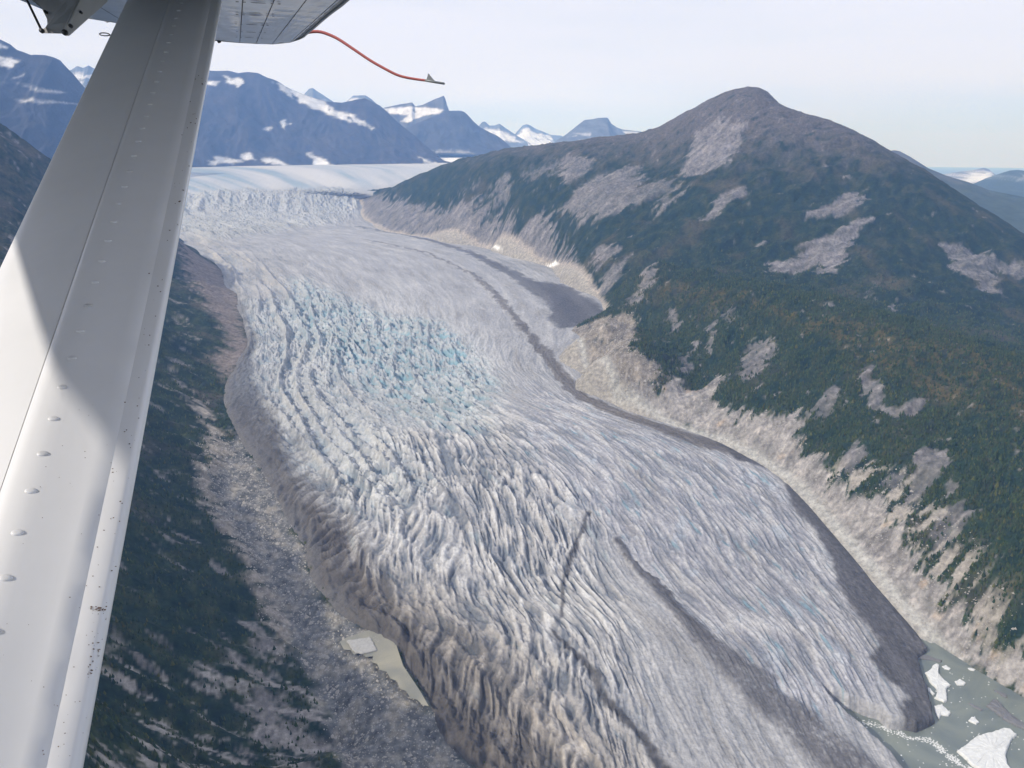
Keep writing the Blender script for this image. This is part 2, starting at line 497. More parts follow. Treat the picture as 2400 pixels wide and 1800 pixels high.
C = mixc(C, (.36, .43, .48), np.clip(blue + .5 * leftr, 0, 1) * .45)
blueness = np.clip(1.2 * bluec + 0.8 * blue + 0.15 * icefall, 0, 1)
bl_ = np.where(bluec > .3, 0.6 * arcs + 0.6 * blk, blk) + .8 * gn2
C = mixc(C, (.19, .34, .41), smooth(0.4, -0.8, bl_) * blueness * 0.8)
C = mixc(C, (.25, .32, .38), (leftr + .5 * yellow) * smooth(0.2, -1.0, fea) * (1 - crest) * 0.65)
C = mixc(C, (.38, .42, .47), smooth(0.2, 0.5, gn2 + 0.5 * gn) * rightz * 0.5)
C = mixc(C, (.13, .24, .30), smooth(0.25, 0.5, -fbm(A_ / 24, S / 150, 4, 97) ) * (rightz * 1.0 + 0.35 * tongue) * 0.75)
C = mixc(C, (.50, .51, .53), smooth(0.32, 0.5, fbm(A_ / 20, S / 130, 3, 98)) * (rightz + smoothz * .6) * 0.6)
C = mixc(C, (.40, .43, .46), icefall * 0.35 + 0.3 * gmask([(380, 430), (600, 415), (900, 430), (850, 460), (600, 450), (400, 480)], 200))
lowice = gmask([(850, 1350), (1000, 1400), (1180, 1500), (1350, 1650), (1480, 1800), (1560, 1950), (1240, 1960), (1000, 1650), (880, 1480)], 140)
C = C * (1 - .30 * lowice[..., None] * np.array([.8, 1, 1.25]))
C = C * (1 + .16 * fbm(GX / 330, GY / 420, 3, 381))[..., None]
# the wide ice above the fall: long pale and blue-grey stripes
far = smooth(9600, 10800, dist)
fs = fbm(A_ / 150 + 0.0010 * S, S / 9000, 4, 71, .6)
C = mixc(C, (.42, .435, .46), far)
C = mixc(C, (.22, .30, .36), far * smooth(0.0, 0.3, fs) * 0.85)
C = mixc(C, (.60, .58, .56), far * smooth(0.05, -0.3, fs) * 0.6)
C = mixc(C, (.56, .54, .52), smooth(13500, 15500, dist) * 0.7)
rub = fbm(GX / 13, GY / 17, 4, 391, .65) + .5 * gn
dn = 0.75 + 0.5 * fbm(GX / 14, GY / 20, 3, 75)
debris = np.array([.072, .069, .073])
brown = np.array([.095, .080, .066])
for mk, cc_, st in ((m_band, debris, .85), (m_pool, debris, .92), (m_thin, brown, .8), (m_thin2, brown, .8), (m_strip, brown, .85),
                    (m_dark, debris, .95), (m_mid * smooth(-.75, .1, rub + .5 * gn2), debris * 1.15, .88), (m_mid2, debris * 1.3, .5), (m_low, debris * .8, .92), (m_low2, debris * .8, .9), (m_low3, debris, .8),
                    (m_leftf, brown * .75, .9), (w_brown, brown * 1.2, .6)):
    C = mixc(C, cc_ * (.95 + 1.0 * rub)[..., None], np.clip(mk * st * (0.8 + 0.5 * dn * 0.4), 0, 0.97))
C = mixc(C, brown * 1.3, np.clip(m_leftd * (0.6 + 0.5 * smooth(0.8, -0.4, Hn)) + m_leftd * 0.1, 0, .9))
C = mixc(C, (.085, .08, .08), m_leftd * smooth(-0.3, -1.3, Hn) * .8)
C = mixc(C, (.090, .095, .105), np.clip(dead * (0.85 + .4 * fine), 0, 1))
C = mixc(C, (.060, .053, .047), smooth(9.6, 8.2, T) * (U < .5) * smooth(300, 30, edge + 110 * gn2 + 60 * (loz > .3)) * .88)
C = mixc(C, (.12, .115, .112), (1 - smooth(15, 80, edge + 70 * gn2)) * smooth(3.0, 4.0, T) * smooth(15, 12, T) * (U < .5) * 0.85)
C *= (0.93 + 0.14 * fbm(GX / 9, GY / 12, 2, 91))[..., None]
GZ2 = GZ + H * (1 - 0.5 * m_dark) * (1 - 0.75 * m_pool) * (1 - 0.3 * m_leftf) + 6 * m_thin + 7 * m_mid
GZ2 = GZ2 * (1 - water) + (-25) * water
front = gmask([(1700, 1560), (1950, 1640), (2060, 1690), (2200, 1700), (2200, 1480), (2060, 1400), (1900, 1480)], 60)
GZ2 = np.where((water < 0.5) & (edge > 0), np.maximum(GZ2, lerp(4, 12, front) * (1 - 0 * water)), GZ2)
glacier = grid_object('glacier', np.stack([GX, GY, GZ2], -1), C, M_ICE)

# ------------------------------------------------------------------ land on the right of the ice
def az_grid(a0, a1, na, d0, d1, nd):
    az = np.radians(np.linspace(a0, a1, na)); d = np.exp(np.linspace(math.log(d0), math.log(d1), nd))
    return d[:, None] * np.sin(az)[None], d[:, None] * np.cos(az)[None]

def sight(lst):
    """(px, py, kilometres ahead) -> points"""
    return [P(a, b, d * 1000.0) for a, b, d in lst]

LAND = {12: (1335, 822), 13: (1322, 780)}          # here a rock nose laps over the ice
rm = [PZ(*(LAND.get(i, b)), ZT(LAND.get(i, b)[1]) if i > 3 else 4) for i, (a, b) in enumerate(ST) if 3 <= i <= 22]
rm = rm[:10] + [rm[10], PZ(1345, 762, ZT(762)), PZ(1385, 750, ZT(750))] + rm[11:]
ctrlR = list(rm)
for j, i in enumerate(range(3, 23, 2)):
    p = lerp(Ls[i], Rs[i], 0.86); ctrlR.append(np.array([p[0], p[1], p[2] - 70]))
    p = lerp(Ls[i], Rs[i], 0.55); ctrlR.append(np.array([p[0], p[1], p[2] - 140]))
ctrlR += [PZ(a, b, z) for a, b, z in ((2260, 1548, 2), (2330, 1590, 2), (2400, 1625, 2), (2500, 1690, 2), (2300, 1750, -25), (2600, 1850, -20), (2200, 1900, -30), (2250, 1620, -20), (2420, 1760, -30), (2380, 1800, -30), (2500, 1880, -30), (2460, 1960, -30), (2700, 2000, -30))]
sky_line = [(842, 488, 9.35), (880, 465, 9.2), (935, 438, 8.8), (1000, 411, 8.4), (1060, 391, 8.15), (1150, 366, 7.75), (1250, 348, 7.45),
            (1330, 336, 7.25), (1400, 326, 7.05), (1510, 316, 6.85), (1600, 272, 6.7), (1680, 230, 6.65), (1728, 212, 6.6),
            (1765, 207, 6.6), (1800, 219, 6.6), (1822, 246, 6.55), (1850, 262, 6.45), (1930, 281, 6.2), (2000, 308, 6.0), (2080, 352, 5.8),
            (2160, 398, 5.6), (2240, 449, 5.4), (2320, 501, 5.2), (2400, 556, 5.0), (2520, 640, 4.7), (2700, 750, 4.4)]
ctrlR += sight(sky_line)
# ground falls away behind the skyline
for a, b, d in sky_line:
    p = P(a, b, d * 1000.0)
    ctrlR.append(np.array([p[0] * 1.10 + 150, p[1] * 1.10 + 250, p[2] - 330]))
# faces below the skyline
ctrlR += [PZ(1350, 800, 350), PZ(1400, 790, 372), PZ(1385, 850, 330), PZ(1440, 770, 375), PZ(1470, 860, 345)]
ctrlR += sight([(1720, 300, 6.05), (1680, 400, 5.6), (1850, 320, 5.8), (1950, 380, 5.5), (2100, 450, 5.2), (2250, 560, 4.85), (2400, 680, 4.5),
                (1550, 400, 6.1), (1400, 420, 6.3), (1250, 430, 6.75), (1120, 440, 7.3), (1000, 470, 8.0), (920, 490, 8.5),
                (1350, 520, 5.7), (1200, 500, 6.5), (1100, 510, 7.0), (1500, 520, 5.3), (1650, 500, 5.1), (1800, 500, 5.0), (1950, 560, 4.75),
                (2150, 640, 4.4), (2350, 740, 4.1), (1700, 600, 4.65), (1870, 660, 4.35), (2060, 720, 4.0), (2300, 790, 3.7),
                (1420, 610, 4.95), (1560, 590, 4.8), (1600, 645, 4.5),
                # low spur and its dip behind
                (1500, 650, 4.25), (1580, 668, 4.0), (1700, 690, 3.7), (1850, 722, 3.4), (1980, 762, 3.15), (2100, 800, 2.98), (2250, 850, 2.8), (2400, 910, 2.62), (2600, 1000, 2.4),
                (1740, 670, 4.15), (1900, 705, 3.85), (2120, 765, 3.45), (2400, 850, 3.1),
                # face of the spur above the ice
                (1480, 760, 3.85), (1560, 800, 3.55), (1620, 900, 3.13), (1750, 900, 2.98), (1780, 1000, 2.72), (1900, 900, 2.85), (2000, 950, 2.64),
                (1950, 1080, 2.42), (2100, 1050, 2.35), (2200, 1000, 2.44), (2080, 1220, 2.10), (2200, 1200, 2.05), (2350, 1150, 2.06), (2180, 1380, 1.84), (2300, 1350, 1.80),
                (2400, 1300, 1.80), (2400, 1480, 1.62), (1450, 840, 3.75), ])
tpsR = TPS(ctrlR)
RX, RY = az_grid(-13.5, 41, 800, 1150, 10400, 640)
RZ = tpsR(RX, RY)
# skirts: hold the sheet down far under the ice
RB = np.stack([RX, RY, RZ], -1)
def rpin(pts):
    return pin(RBv, pts)[:, :2]
rr = np.sqrt(RX ** 2 + RY ** 2)
ca = 0.35 * RX - 0.94 * RY                        # along the valley side
cp = 0.94 * RX + 0.35 * RY                        # up the valley side
# distance from the right margin, to keep the foot where it was surveyed
mg = np.array([p[:2] for p in rm])[::-1]
md = line_dist(RX, RY, np.vstack([mg, [[1300, 700]]]), np.full(len(mg) + 1, 1000.0)) * 1000
md = np.minimum(md, 3000)
kx = np.clip(rr / 3500, 0.5, 2.2)
gul = ridged((ca + 40 * noise(ca / 180, cp / 180, 5)) / 210, cp / 800, 4, 101, 0.5)
gul2 = ridged((ca + 0.3 * cp) / 70, cp / 260, 3, 107, 0.5)
rough = fbm(RX / 160, RY / 160, 5, 111, 0.55)
amp = smooth(0, 150, md)
sl = np.array([p for p in sight(sky_line)])
sd_ = line_dist(RX, RY, sl[:, :2], np.full(len(sl), 400.0))
keep = smooth(0.0, 1.0, sd_)                       # calmer close to the skyline
nearspur = smooth(4300, 3300, rr)
RZ2 = RZ + amp * (0.25 + 0.75 * keep) * (gul * 40 * lerp(1, .7, nearspur) + gul2 * 13 + rough * 28)
RZ2 += smooth(0, 60, md) * smooth(800, 350, md) * smooth(4500, 5200, rr) * ridged((ca + 30 * noise(ca / 90, cp / 90, 6)) / 75, cp / 600, 3, 171, .5) * 15
RZ2 += fbm(RX / 28, RY / 28, 3, 117) * 3.0 * np.clip(amp + .3, 0, 1)
onice = poly_mask(RX, RY, np.vstack([Lc[110:790:12, :2], np.array([p[:2] for p in rm])[::-1]]), 12)
RZ2 = RZ2 + smooth(10, 90, md) * smooth(5200, 3800, rr) * ridged(ca / 26, cp / 60, 3, 119, 0.55) * 4.0
RZ2 = RZ2 - 60 * onice * smooth(0, 130, md)
lakep = poly_mask(RX, RY, np.array([PZ(a_, b_, 0)[:2] for a_, b_ in [(2190, 1508), (2300, 1580), (2400, 1638), (2520, 1715), (2600, 2100), (1900, 2100), (2000, 1700)]]), 6)
RZ2 = lerp(RZ2, np.minimum(RZ2, -20), lakep)
RV = np.stack([RX, RY, RZ2], -1)
RBv = RV[::2, ::2].reshape(-1, 3)
jag = fbm(ca / 45, cp / 190, 4, 121, 0.62)
jag2 = fbm(RX / 110, RY / 110, 3, 127)
jg = fbm(ca / 38, cp / 300, 4, 131, 0.6) * 85 + fbm(ca / 60, cp / 80, 4, 133, 0.6) * 45
QX = RX + (0.94 * jg + jag2 * 25) * kx
QY = RY + (0.35 * jg + jag2 * 25) * kx

def rmask(pts, soft):
    return poly_mask(QX, QY, rpin(pts), soft)

gx_, gy_ = np.gradient(RZ2)
ddr = np.gradient(rr, axis=0)
e1 = np.diff(RV, axis=1, append=RV[:, -1:] * 2 - RV[:, -2:-1]); e2 = np.diff(RV, axis=0, append=RV[-1:] * 2 - RV[-2:-1])
nn = np.cross(e1, e2); nn /= np.linalg.norm(nn, axis=-1, keepdims=True) + 1e-9
slope = 1 - np.abs(nn[..., 2])

patches = [
    ([(835, 515), (845, 470), (930, 478), (980, 483), (1060, 488), (1120, 478), (1170, 505), (1200, 520), (1215, 555), (1250, 510), (1290, 500), (1300, 560), (1345, 600), (1350, 650), (1290, 640), (1190, 600), (1100, 580), (1000, 560), (900, 545)], 18, .85),
    ([(1300, 370), (1330, 365), (1390, 375), (1380, 400), (1330, 430), (1310, 410)], 30, .75),
    ([(1330, 480), (1380, 420), (1430, 400), (1490, 400), (1500, 425), (1480, 480), (1420, 510), (1350, 520), (1330, 500)], 30, .75),
    ([(1150, 430), (1190, 425), (1200, 460), (1180, 490), (1155, 465)], 25, .6),
    ([(1225, 400), (1290, 385), (1300, 410), (1240, 420)], 25, .5), ([(1065, 450), (1120, 432), (1115, 445), (1070, 462)], 20, .6),
    ([(1640, 300), (1680, 285), (1730, 290), (1742, 312), (1720, 360), (1700, 390), (1610, 420), (1600, 400), (1615, 350)], 22, .9),
    ([(1648, 515), (1670, 480), (1700, 450), (1755, 435), (1745, 455), (1700, 480), (1670, 520)], 16, .85),
    ([(1890, 500), (1930, 480), (1980, 455), (2015, 450), (2020, 480), (1980, 500), (1930, 510), (1895, 507)], 16, .9),
    ([(1805, 612), (1870, 612), (1880, 570), (1920, 560), (1960, 540), (2000, 520), (2020, 505), (2050, 510), (2010, 540), (1990, 580), (1960, 640), (1930, 645), (1910, 620), (1870, 635), (1805, 635)], 14, .95),
    ([(2200, 570), (2250, 572), (2300, 590), (2340, 610), (2400, 620), (2440, 640), (2400, 650), (2330, 635), (2330, 660), (2355, 700), (2300, 680), (2250, 640), (2220, 600)], 16, .7),
    ([(1470, 500), (1500, 440), (1560, 420), (1590, 440), (1560, 470), (1535, 500), (1550, 455)], 18, .55),
    ([(1540, 500), (1560, 470), (1610, 440), (1600, 455), (1570, 490), (1545, 505)], 10, .8),
    ([(1385, 600), (1420, 570), (1450, 590), (1400, 640)], 12, .8), ([(1395, 660), (1440, 620), (1480, 600), (1450, 650), (1420, 690)], 12, .7),
    ([(1500, 660), (1540, 640), (1530, 670), (1500, 690)], 8, .8), ([(1470, 700), (1500, 680), (1510, 700), (1480, 720)], 8, .7),
    ([(1735, 830), (1760, 810), (1800, 800), (1820, 830), (1790, 870), (1760, 890), (1735, 880)], 10, .75),
    ([(2000, 880), (2030, 860), (2060, 910), (2080, 950), (2160, 940), (2150, 970), (2100, 980), (2040, 950)], 8, .8),
    ([(1990, 1060), (2010, 1040), (2020, 1080), (1985, 1100)], 6, .85),
    ([(2150, 1060), (2200, 1050), (2230, 1080), (2190, 1130), (2130, 1180), (2120, 1130)], 7, .85),
    ([(2215, 1130), (2240, 1110), (2250, 1140), (2220, 1170)], 6, .8),
    ([(1650, 770), (1680, 750), (1685, 800), (1665, 830)], 8, .7), ([(1590, 870), (1620, 800), (1632, 800), (1605, 872)], 7, .8),
    ([(1900, 960), (1950, 905), (1972, 915), (1960, 960), (1925, 1000)], 8, .75), ([(1970, 1090), (2010, 1030), (2035, 1050), (2010, 1100), (1990, 1120)], 6, .8),
    ([(2190, 1210), (2260, 1180), (2290, 1200), (2230, 1280), (2180, 1300)], 9, .7), ([(2060, 1120), (2100, 1100), (2110, 1130), (2070, 1160)], 6, .7),
    ([(1700, 730), (1720, 715), (1730, 745), (1705, 760)], 8, .5), ([(1560, 735), (1590, 720), (1600, 760), (1575, 790)], 8, .7),
    ([(2085, 705), (2100, 700), (2105, 722), (2088, 728)], 6, .8), ([(2030, 690), (2040, 660), (2048, 662), (2042, 700)], 6, .5),
]
rock = np.zeros_like(RX)
for pts, soft, st in patches:
    rock = np.maximum(rock, rmask(pts, soft * 0.7) * st)
nose = rmask([(1315, 785), (1340, 768), (1430, 742), (1480, 738), (1495, 780), (1480, 830), (1540, 850), (1560, 880), (1500, 915), (1440, 935), (1400, 935), (1370, 880), (1330, 830)], 16)
talus = rmask([(1400, 935), (1430, 900), (1500, 895), (1560, 910), (1575, 870), (1600, 900), (1640, 915), (1695, 865), (1705, 885), (1670, 930), (1720, 980), (1760, 990), (1820, 955), (1840, 975), (1900, 965), (1870, 1020), (1890, 1060), (1930, 1080), (1950, 1120),
               (1990, 1150), (2060, 1180), (2100, 1220), (2130, 1290), (2165, 1340), (2230, 1385), (2265, 1440), (2300, 1500), (2400, 1535), (2500, 1560), (2560, 1800), (2400, 1660), (2300, 1590), (2200, 1530), (2150, 1480), (2080, 1400), (2010, 1310), (1930, 1220),
               (1850, 1140), (1760, 1070), (1650, 1020), (1540, 990), (1440, 960)], 11)
fringe = rmask([(1950, 1080), (2060, 1090), (2150, 1150), (2240, 1250), (2330, 1400), (2420, 1500), (2400, 1560), (2250, 1480), (2140, 1330), (2040, 1200), (1960, 1130)], 45)
beach = smooth(38, 8, md + 30 * jag)
beach = beach * np.where(rr > 3900, 1, 0.9)
alpine = smooth(900, 1420, RZ2 + 200 * jag2)
ol = rmask([(1480, 640), (1560, 650), (1700, 680), (1850, 712), (2000, 755), (2200, 800), (2450, 880), (2450, 1010), (2250, 960), (2050, 860), (1900, 790), (1750, 730), (1600, 700), (1500, 690)], 60)
dark = rmask([(1550, 640), (1600, 600), (1700, 600), (1780, 650), (1850, 690), (1700, 672), (1600, 655)], 50)

vn = fbm(RX / 70, RY / 70, 5, 141, 0.6)
vn2 = fbm(ca / 30, cp / 120, 4, 147, 0.6)
C = np.broadcast_to(np.array([.020, .038, .015]), RX.shape + (3,)).copy()
C = C * lerp(1.0, .72, smooth(3200, 5000, rr))[..., None]
C = mixc(C, (.070, .070, .030), smooth(-0.1, 0.45, vn) * lerp(.75, .4, smooth(3200, 5000, rr)))
C = mixc(C, (.010, .022, .014), smooth(0.1, -0.35, vn) * 0.75)
C = mixc(C, (.085, .072, .045), smooth(0.05, 0.5, fbm(RX / 300, RY / 300, 4, 163)) * .6)
C = mixc(C, (.085, .068, .024), ol * smooth(-0.35, 0.3, vn + vn2 * .5) * 0.85)
C = mixc(C, (.125, .108, .105), alpine * smooth(-0.35, 0.25, vn2 + vn * .6 + 0.35 * alpine) * 0.75)
C = mixc(C, (.22, .205, .20), alpine * smooth(0.2, 0.55, vn2) * 0.55)
C = mixc(C, (.24, .225, .22), smooth(0.44, 0.64, jag + 0.35 * jag2 + .35 * vn * (1 - alpine)) * 0.7)
spk = smooth(0.36, 0.5, fbm(RX / 42, RY / 42, 4, 161, .6) + .25 * jag) * smooth(4600, 3400, rr)
C = mixc(C, (.25, .23, .225), spk * .75)
rkc = np.array([.27, .25, .25]) * (0.80 + 0.55 * vn2 + 0.25 * vn)[..., None]
C = mixc(C, rkc, np.clip(rock * (0.85 + 0.5 * vn2), 0, .95))
cr_ = smooth(0.25, 0.5, ridged(ca / 40, cp / 400, 2, 151))
C = mixc(C, (.10, .10, .10), rock * cr_ * 0.3)
C = mixc(C, np.array([.33, .29, .245]) * (0.85 + 0.5 * vn2)[..., None], nose * 0.9 * smooth(-.45, -.1, vn))
C = mixc(C, (.045, .06, .035), fringe * smooth(-0.1, 0.1, vn) * 0.3)
C = mixc(C, np.array([.34, .31, .275]) * (0.85 + 0.4 * vn2)[..., None], fringe * smooth(-.02, 0.14, vn2 + 0.5 * vn) * 0.9)
C = mixc(C, np.array([.30, .282, .268]) * (0.92 + 0.55 * vn2 + .25 * vn)[..., None], talus * (.75 + .25 * smooth(-.3, 0, vn)) * 0.95)
tg = ridged((ca + 8 * noise(ca / 40, cp / 40, 173)) / 24, cp / 150, 3, 175, .6)
C = mixc(C, (.14, .13, .125), talus * smooth(.45, .75, tg) * .55)
C = mixc(C, (.43, .39, .365), np.clip(talus + nose, 0, 1) * smooth(.18, .4, fbm(RX / 26, RY / 26, 4, 177, .6)) * .75)
C = mixc(C, (.10, .095, .09), nose * smooth(.15, .45, ridged(ca / 40, cp / 70, 3, 179, .6)) * .5)
C = mixc(C, (.03, .045, .022), smooth(.05, .3, talus) * smooth(1.0, .75, talus) * smooth(-.1, .1, fbm(RX / 22, RY / 22, 3, 181)))
C = mixc(C, (.44, .34, .25), talus * smooth(0.3, 0.5, fbm(RX / 60, RY / 60, 3, 155)) * 0.5)
C = mixc(C, np.array([.36, .32, .28]) * (0.95 + 0.3 * vn)[..., None], beach * 0.9 * (rr > 3700))
C = mixc(C, (.36, .355, .335), smooth(40, 12, md) * (rr <= 3700) * 0.9)
C = mixc(C, (.30, .28, .25), onice * 0.9)
for pts in ([(1152, 583), (1174, 579), (1178, 583), (1162, 586)], [(1284, 622), (1302, 612), (1308, 618), (1292, 626)]):
    C = mixc(C, (.8, .8, .8), poly_mask(RX, RY, rpin(pts), 2) * .9)
forestR = np.clip(1 - rock * 1.3 - nose * 1.1 - talus * 1.2 - beach - 1.3 * fringe * smooth(-.05, .12, vn2 + .5 * vn) - alpine * 1.1, 0, 1)
forestR *= (1 - onice) * smooth(15, 70, md) * (1 - spk) * (1 - .75 * ol * smooth(-0.2, 0.2, vn)) * smooth(0.5, 0.3, jag + 0.35 * jag2) * (RZ2 > 12)
mountain_right = grid_object('mountainside', RV, C, M_LAND)

# ------------------------------------------------------------------ land on the left of the ice
lm = [np.array(Ls[i]) for i in range(0, 22)]
ctrlL = list(lm)
for i in range(0, 22, 2):
    p = lerp(Ls[i], Rs[i], 0.14); ctrlL.append(np.array([p[0], p[1], p[2] - 60]))
    p = lerp(Ls[i], Rs[i], 0.5); ctrlL.append(np.array([p[0], p[1], p[2] - 130]))
def LZ(lst):
    return [PZ(a, b, z) for a, b, z in lst]
# flat floor beside the ice
ctrlL += LZ([(700, 1420, 42), (790, 1520, 22), (880, 1600, 12), (980, 1700, 6), (1060, 1800, 3), (830, 1660, 10), (900, 1750, 4), (980, 1850, 3), (800, 1790, 8), (860, 1900, 4),
             (640, 1330, 72), (600, 1230, 95), (560, 1120, 130), (540, 1060, 150), (1150, 1950, 2)])
ctrlL += sight([(427, 570, 6.75), (415, 560, 6.9), (350, 520, 7.0),
                # crests of the spurs and the flank that climbs to the left
                (300, 520, 6.4), (250, 470, 6.0), (200, 440, 5.6), (130, 400, 5.1), (70, 355, 4.9), (0, 325, 4.7), (-120, 270, 4.5),
                (420, 640, 4.95), (490, 722, 4.3), (350, 600, 4.9), (250, 580, 4.6), (100, 520, 4.2), (0, 560, 3.6),
                (370, 820, 3.35), (450, 932, 3.05), (300, 740, 3.4), (200, 720, 3.3), (0, 640, 3.2), (480, 860, 3.45), (380, 760, 3.75),
                (330, 1092, 2.34), (447, 1165, 2.25), (250, 1020, 2.35), (0, 900, 2.3), (380, 990, 2.72), (430, 1050, 2.62),
                (500, 1255, 2.08), (590, 1352, 1.92), (420, 1300, 1.93), (300, 1250, 1.88), (200, 1200, 1.86), (0, 1150, 1.80),
                (620, 1450, 1.77), (500, 1480, 1.66), (350, 1500, 1.54), (200, 1500, 1.45),
                (672, 1550, 1.64), (560, 1620, 1.52), (400, 1650, 1.40), (250, 1700, 1.28), (735, 1680, 1.49), (600, 1760, 1.36), (450, 1790, 1.28), (776, 1786, 1.38)])
# high ground out of the frame to the left and behind, which throws its shade over the valley floor
ctrlL += [np.array(p, float) for p in ((-1190, 1240, 620), (-1057, 1159, 600), (-905, 1077, 592), (-808, 967, 588), (-700, 800, 520), (-1000, 1000, 650), (-1500, 1500, 800), (-2000, 2000, 950), (-1500, 800, 900), (-2300, 1300, 1150),
                                       (-1700, 400, 900), (-2800, 2600, 1200), (-3600, 3600, 1350), (-500, 400, 380), (-150, 900, 60), (-300, 1150, 12))]
tpsL = TPS(ctrlL)
LX, LY = az_grid(-62, 6, 620, 620, 7600, 520)
LZ0 = tpsL(LX, LY)
lr = np.sqrt(LX ** 2 + LY ** 2)
mgl = np.array([p[:2] for p in lm])
mdl = line_dist(LX, LY, mgl, np.full(len(mgl), 1000.0)) * 1000
mdl = np.minimum(mdl, 3000)
cal = 0.25 * LX + 0.97 * LY
cpl = -0.97 * LX + 0.25 * LY
flr = poly_mask(LX, LY, pin(np.stack([LX, LY, LZ0], -1)[::2, ::2].reshape(-1, 3),
      [(653, 1150), (600, 1090), (545, 1000), (520, 930), (500, 960), (540, 1060), (500, 1120), (520, 1200), (600, 1320), (650, 1430), (700, 1540), (770, 1690), (810, 1830), (860, 2000), (1300, 2000), (1100, 1780), (900, 1500), (760, 1400)])[:, :2], 40)
gl = ridged((cal + 0.25 * cpl + 50 * noise(cal / 200, cpl / 300, 3)) / 230, cpl / 900, 4, 201, 0.5)
gl2 = ridged((cal + 0.35 * cpl) / 60, cpl / 240, 3, 207)
aml = smooth(0, 200, mdl) * (1 - 0.93 * flr)
LZ2 = LZ0 + aml * (gl * 48 + gl2 * 15 + fbm(LX / 120, LY / 120, 4, 211) * 12) + fbm(LX / 22, LY / 22, 4, 217, 0.6) * (1.6 + 2.5 * smooth(0, 200, mdl))
LZ2 = LZ2 - 50 * poly_mask(LX, LY, np.vstack([Lc[60:800:12, :2], Rc[60:800:12, :2][::-1]]), 12) * smooth(0, 130, mdl)
LV = np.stack([LX, LY, LZ2], -1)
LBv = LV[::2, ::2].reshape(-1, 3)
jl = fbm(cal / 40, cpl / 170, 4, 221, 0.62)
jl2 = fbm(LX / 90, LY / 90, 3, 227)
kl = np.clip(lr / 3000, 0.5, 2)
jgl = fbm(cal / 34, cpl / 360, 4, 231, .6) * 90 + fbm(cal / 70, cpl / 120, 4, 233, .6) * 35
QX = LX + (-0.97 * jgl + jl2 * 20) * kl
QY = LY + (0.25 * jgl + jl2 * 20) * kl
def lmask(pts, soft):
    return poly_mask(QX, QY, pin(LBv, pts)[:, :2], soft)
floorm = lmask([(653, 1150), (600, 1090), (545, 1000), (540, 1060), (500, 1130), (520, 1200), (600, 1320), (650, 1430), (700, 1540), (770, 1690), (810, 1830), (860, 2000), (1300, 2000), (1100, 1780), (900, 1500), (760, 1400)], 20)
rocks = lmask([(430, 930), (460, 920), (513, 1020), (572, 1065), (653, 1142), (700, 1270), (735, 1340), (720, 1450), (690, 1500), (660, 1560), (640, 1480), (600, 1400), (560, 1300), (500, 1220), (450, 1130), (480, 1080), (470, 1000)], 18)
lowrock = lmask([(640, 1480), (700, 1560), (780, 1700), (800, 1800), (700, 1830), (640, 1760), (560, 1640), (480, 1600), (420, 1560), (560, 1560)], 30)
lowrock2 = lmask([(150, 1480), (300, 1520), (480, 1590), (600, 1680), (680, 1800), (640, 1900), (150, 1900)], 30)
upslope = lmask([(427, 560), (520, 630), (565, 694), (560, 762), (600, 807), (585, 840), (520, 900), (500, 840), (540, 800), (490, 730), (440, 640)], 45)
v1 = fbm(LX / 55, LY / 55, 5, 241, 0.6)
v2 = fbm((cal + 0.3 * cpl) / 26, cpl / 110, 4, 247, 0.6)
C = np.broadcast_to(np.array([.018, .032, .014]), LX.shape + (3,)).copy()
C = mixc(C, (.060, .066, .024), smooth(-0.05, 0.45, v1) * 0.7)
C = mixc(C, (.008, .018, .011), smooth(0.1, -0.35, v1) * 0.7)
C = mixc(C, (.10, .082, .062), smooth(0.05, 0.5, fbm(LX / 220, LY / 220, 4, 263)) * .65 * smooth(1900, 2600, lr))
highL = smooth(420, 800, LZ2 + 200 * jl2)
C = mixc(C, (.09, .075, .05), highL * smooth(-0.2, 0.3, v2 + v1) * 0.5)
C = mixc(C, (.25, .23, .225), smooth(0.2, 0.45, jl + 0.3 * jl2 + 0.1 * upslope + 0.30 * lowrock) * 0.7)
C = mixc(C, np.array([.24, .20, .18]) * (0.9 + .5 * v2)[..., None], upslope * 0.8)
C = mixc(C, np.array([.29, .26, .225]) * (0.9 + .9 * v2)[..., None], rocks * smooth(-0.4, 0.1, v1 + .5 * v2) * 0.9)
C = mixc(C, np.array([.31, .29, .275]) * (0.95 + .5 * v2)[..., None], np.clip(lowrock * smooth(0.0, 0.25, v2 + .4 * v1) + lowrock2 * smooth(0.12, 0.3, v2 + .5 * v1 + .3 * jl), 0, 1) * 0.75)
v3 = fbm(LX / 16, LY / 16, 4, 251, 0.65)
flc = np.array([.145, .146, .145]) * (0.95 + .9 * v3 + .5 * v1)[..., None]
flc = mixc(flc, (.34, .30, .235), smooth(0.0, 0.4, v1) * 0.5)
C = mixc(C, flc, floorm * 0.95)
C = mixc(C, (.42, .40, .36), floorm * smooth(0.42, 0.55, v3) * 0.8)
forestL = smooth(-.5, .1, v1) * np.clip(1 - rocks * 1.2 - upslope * 1.2 - floorm * 1.6 - 0.6 * lowrock - .7 * lowrock2 * smooth(0.0, 0.2, v2 + .5 * v1) - highL, 0, 1) * smooth(0.30, 0.15, jl + 0.3 * jl2)
mountain_left = grid_object('hillside', LV, C, M_LAND)

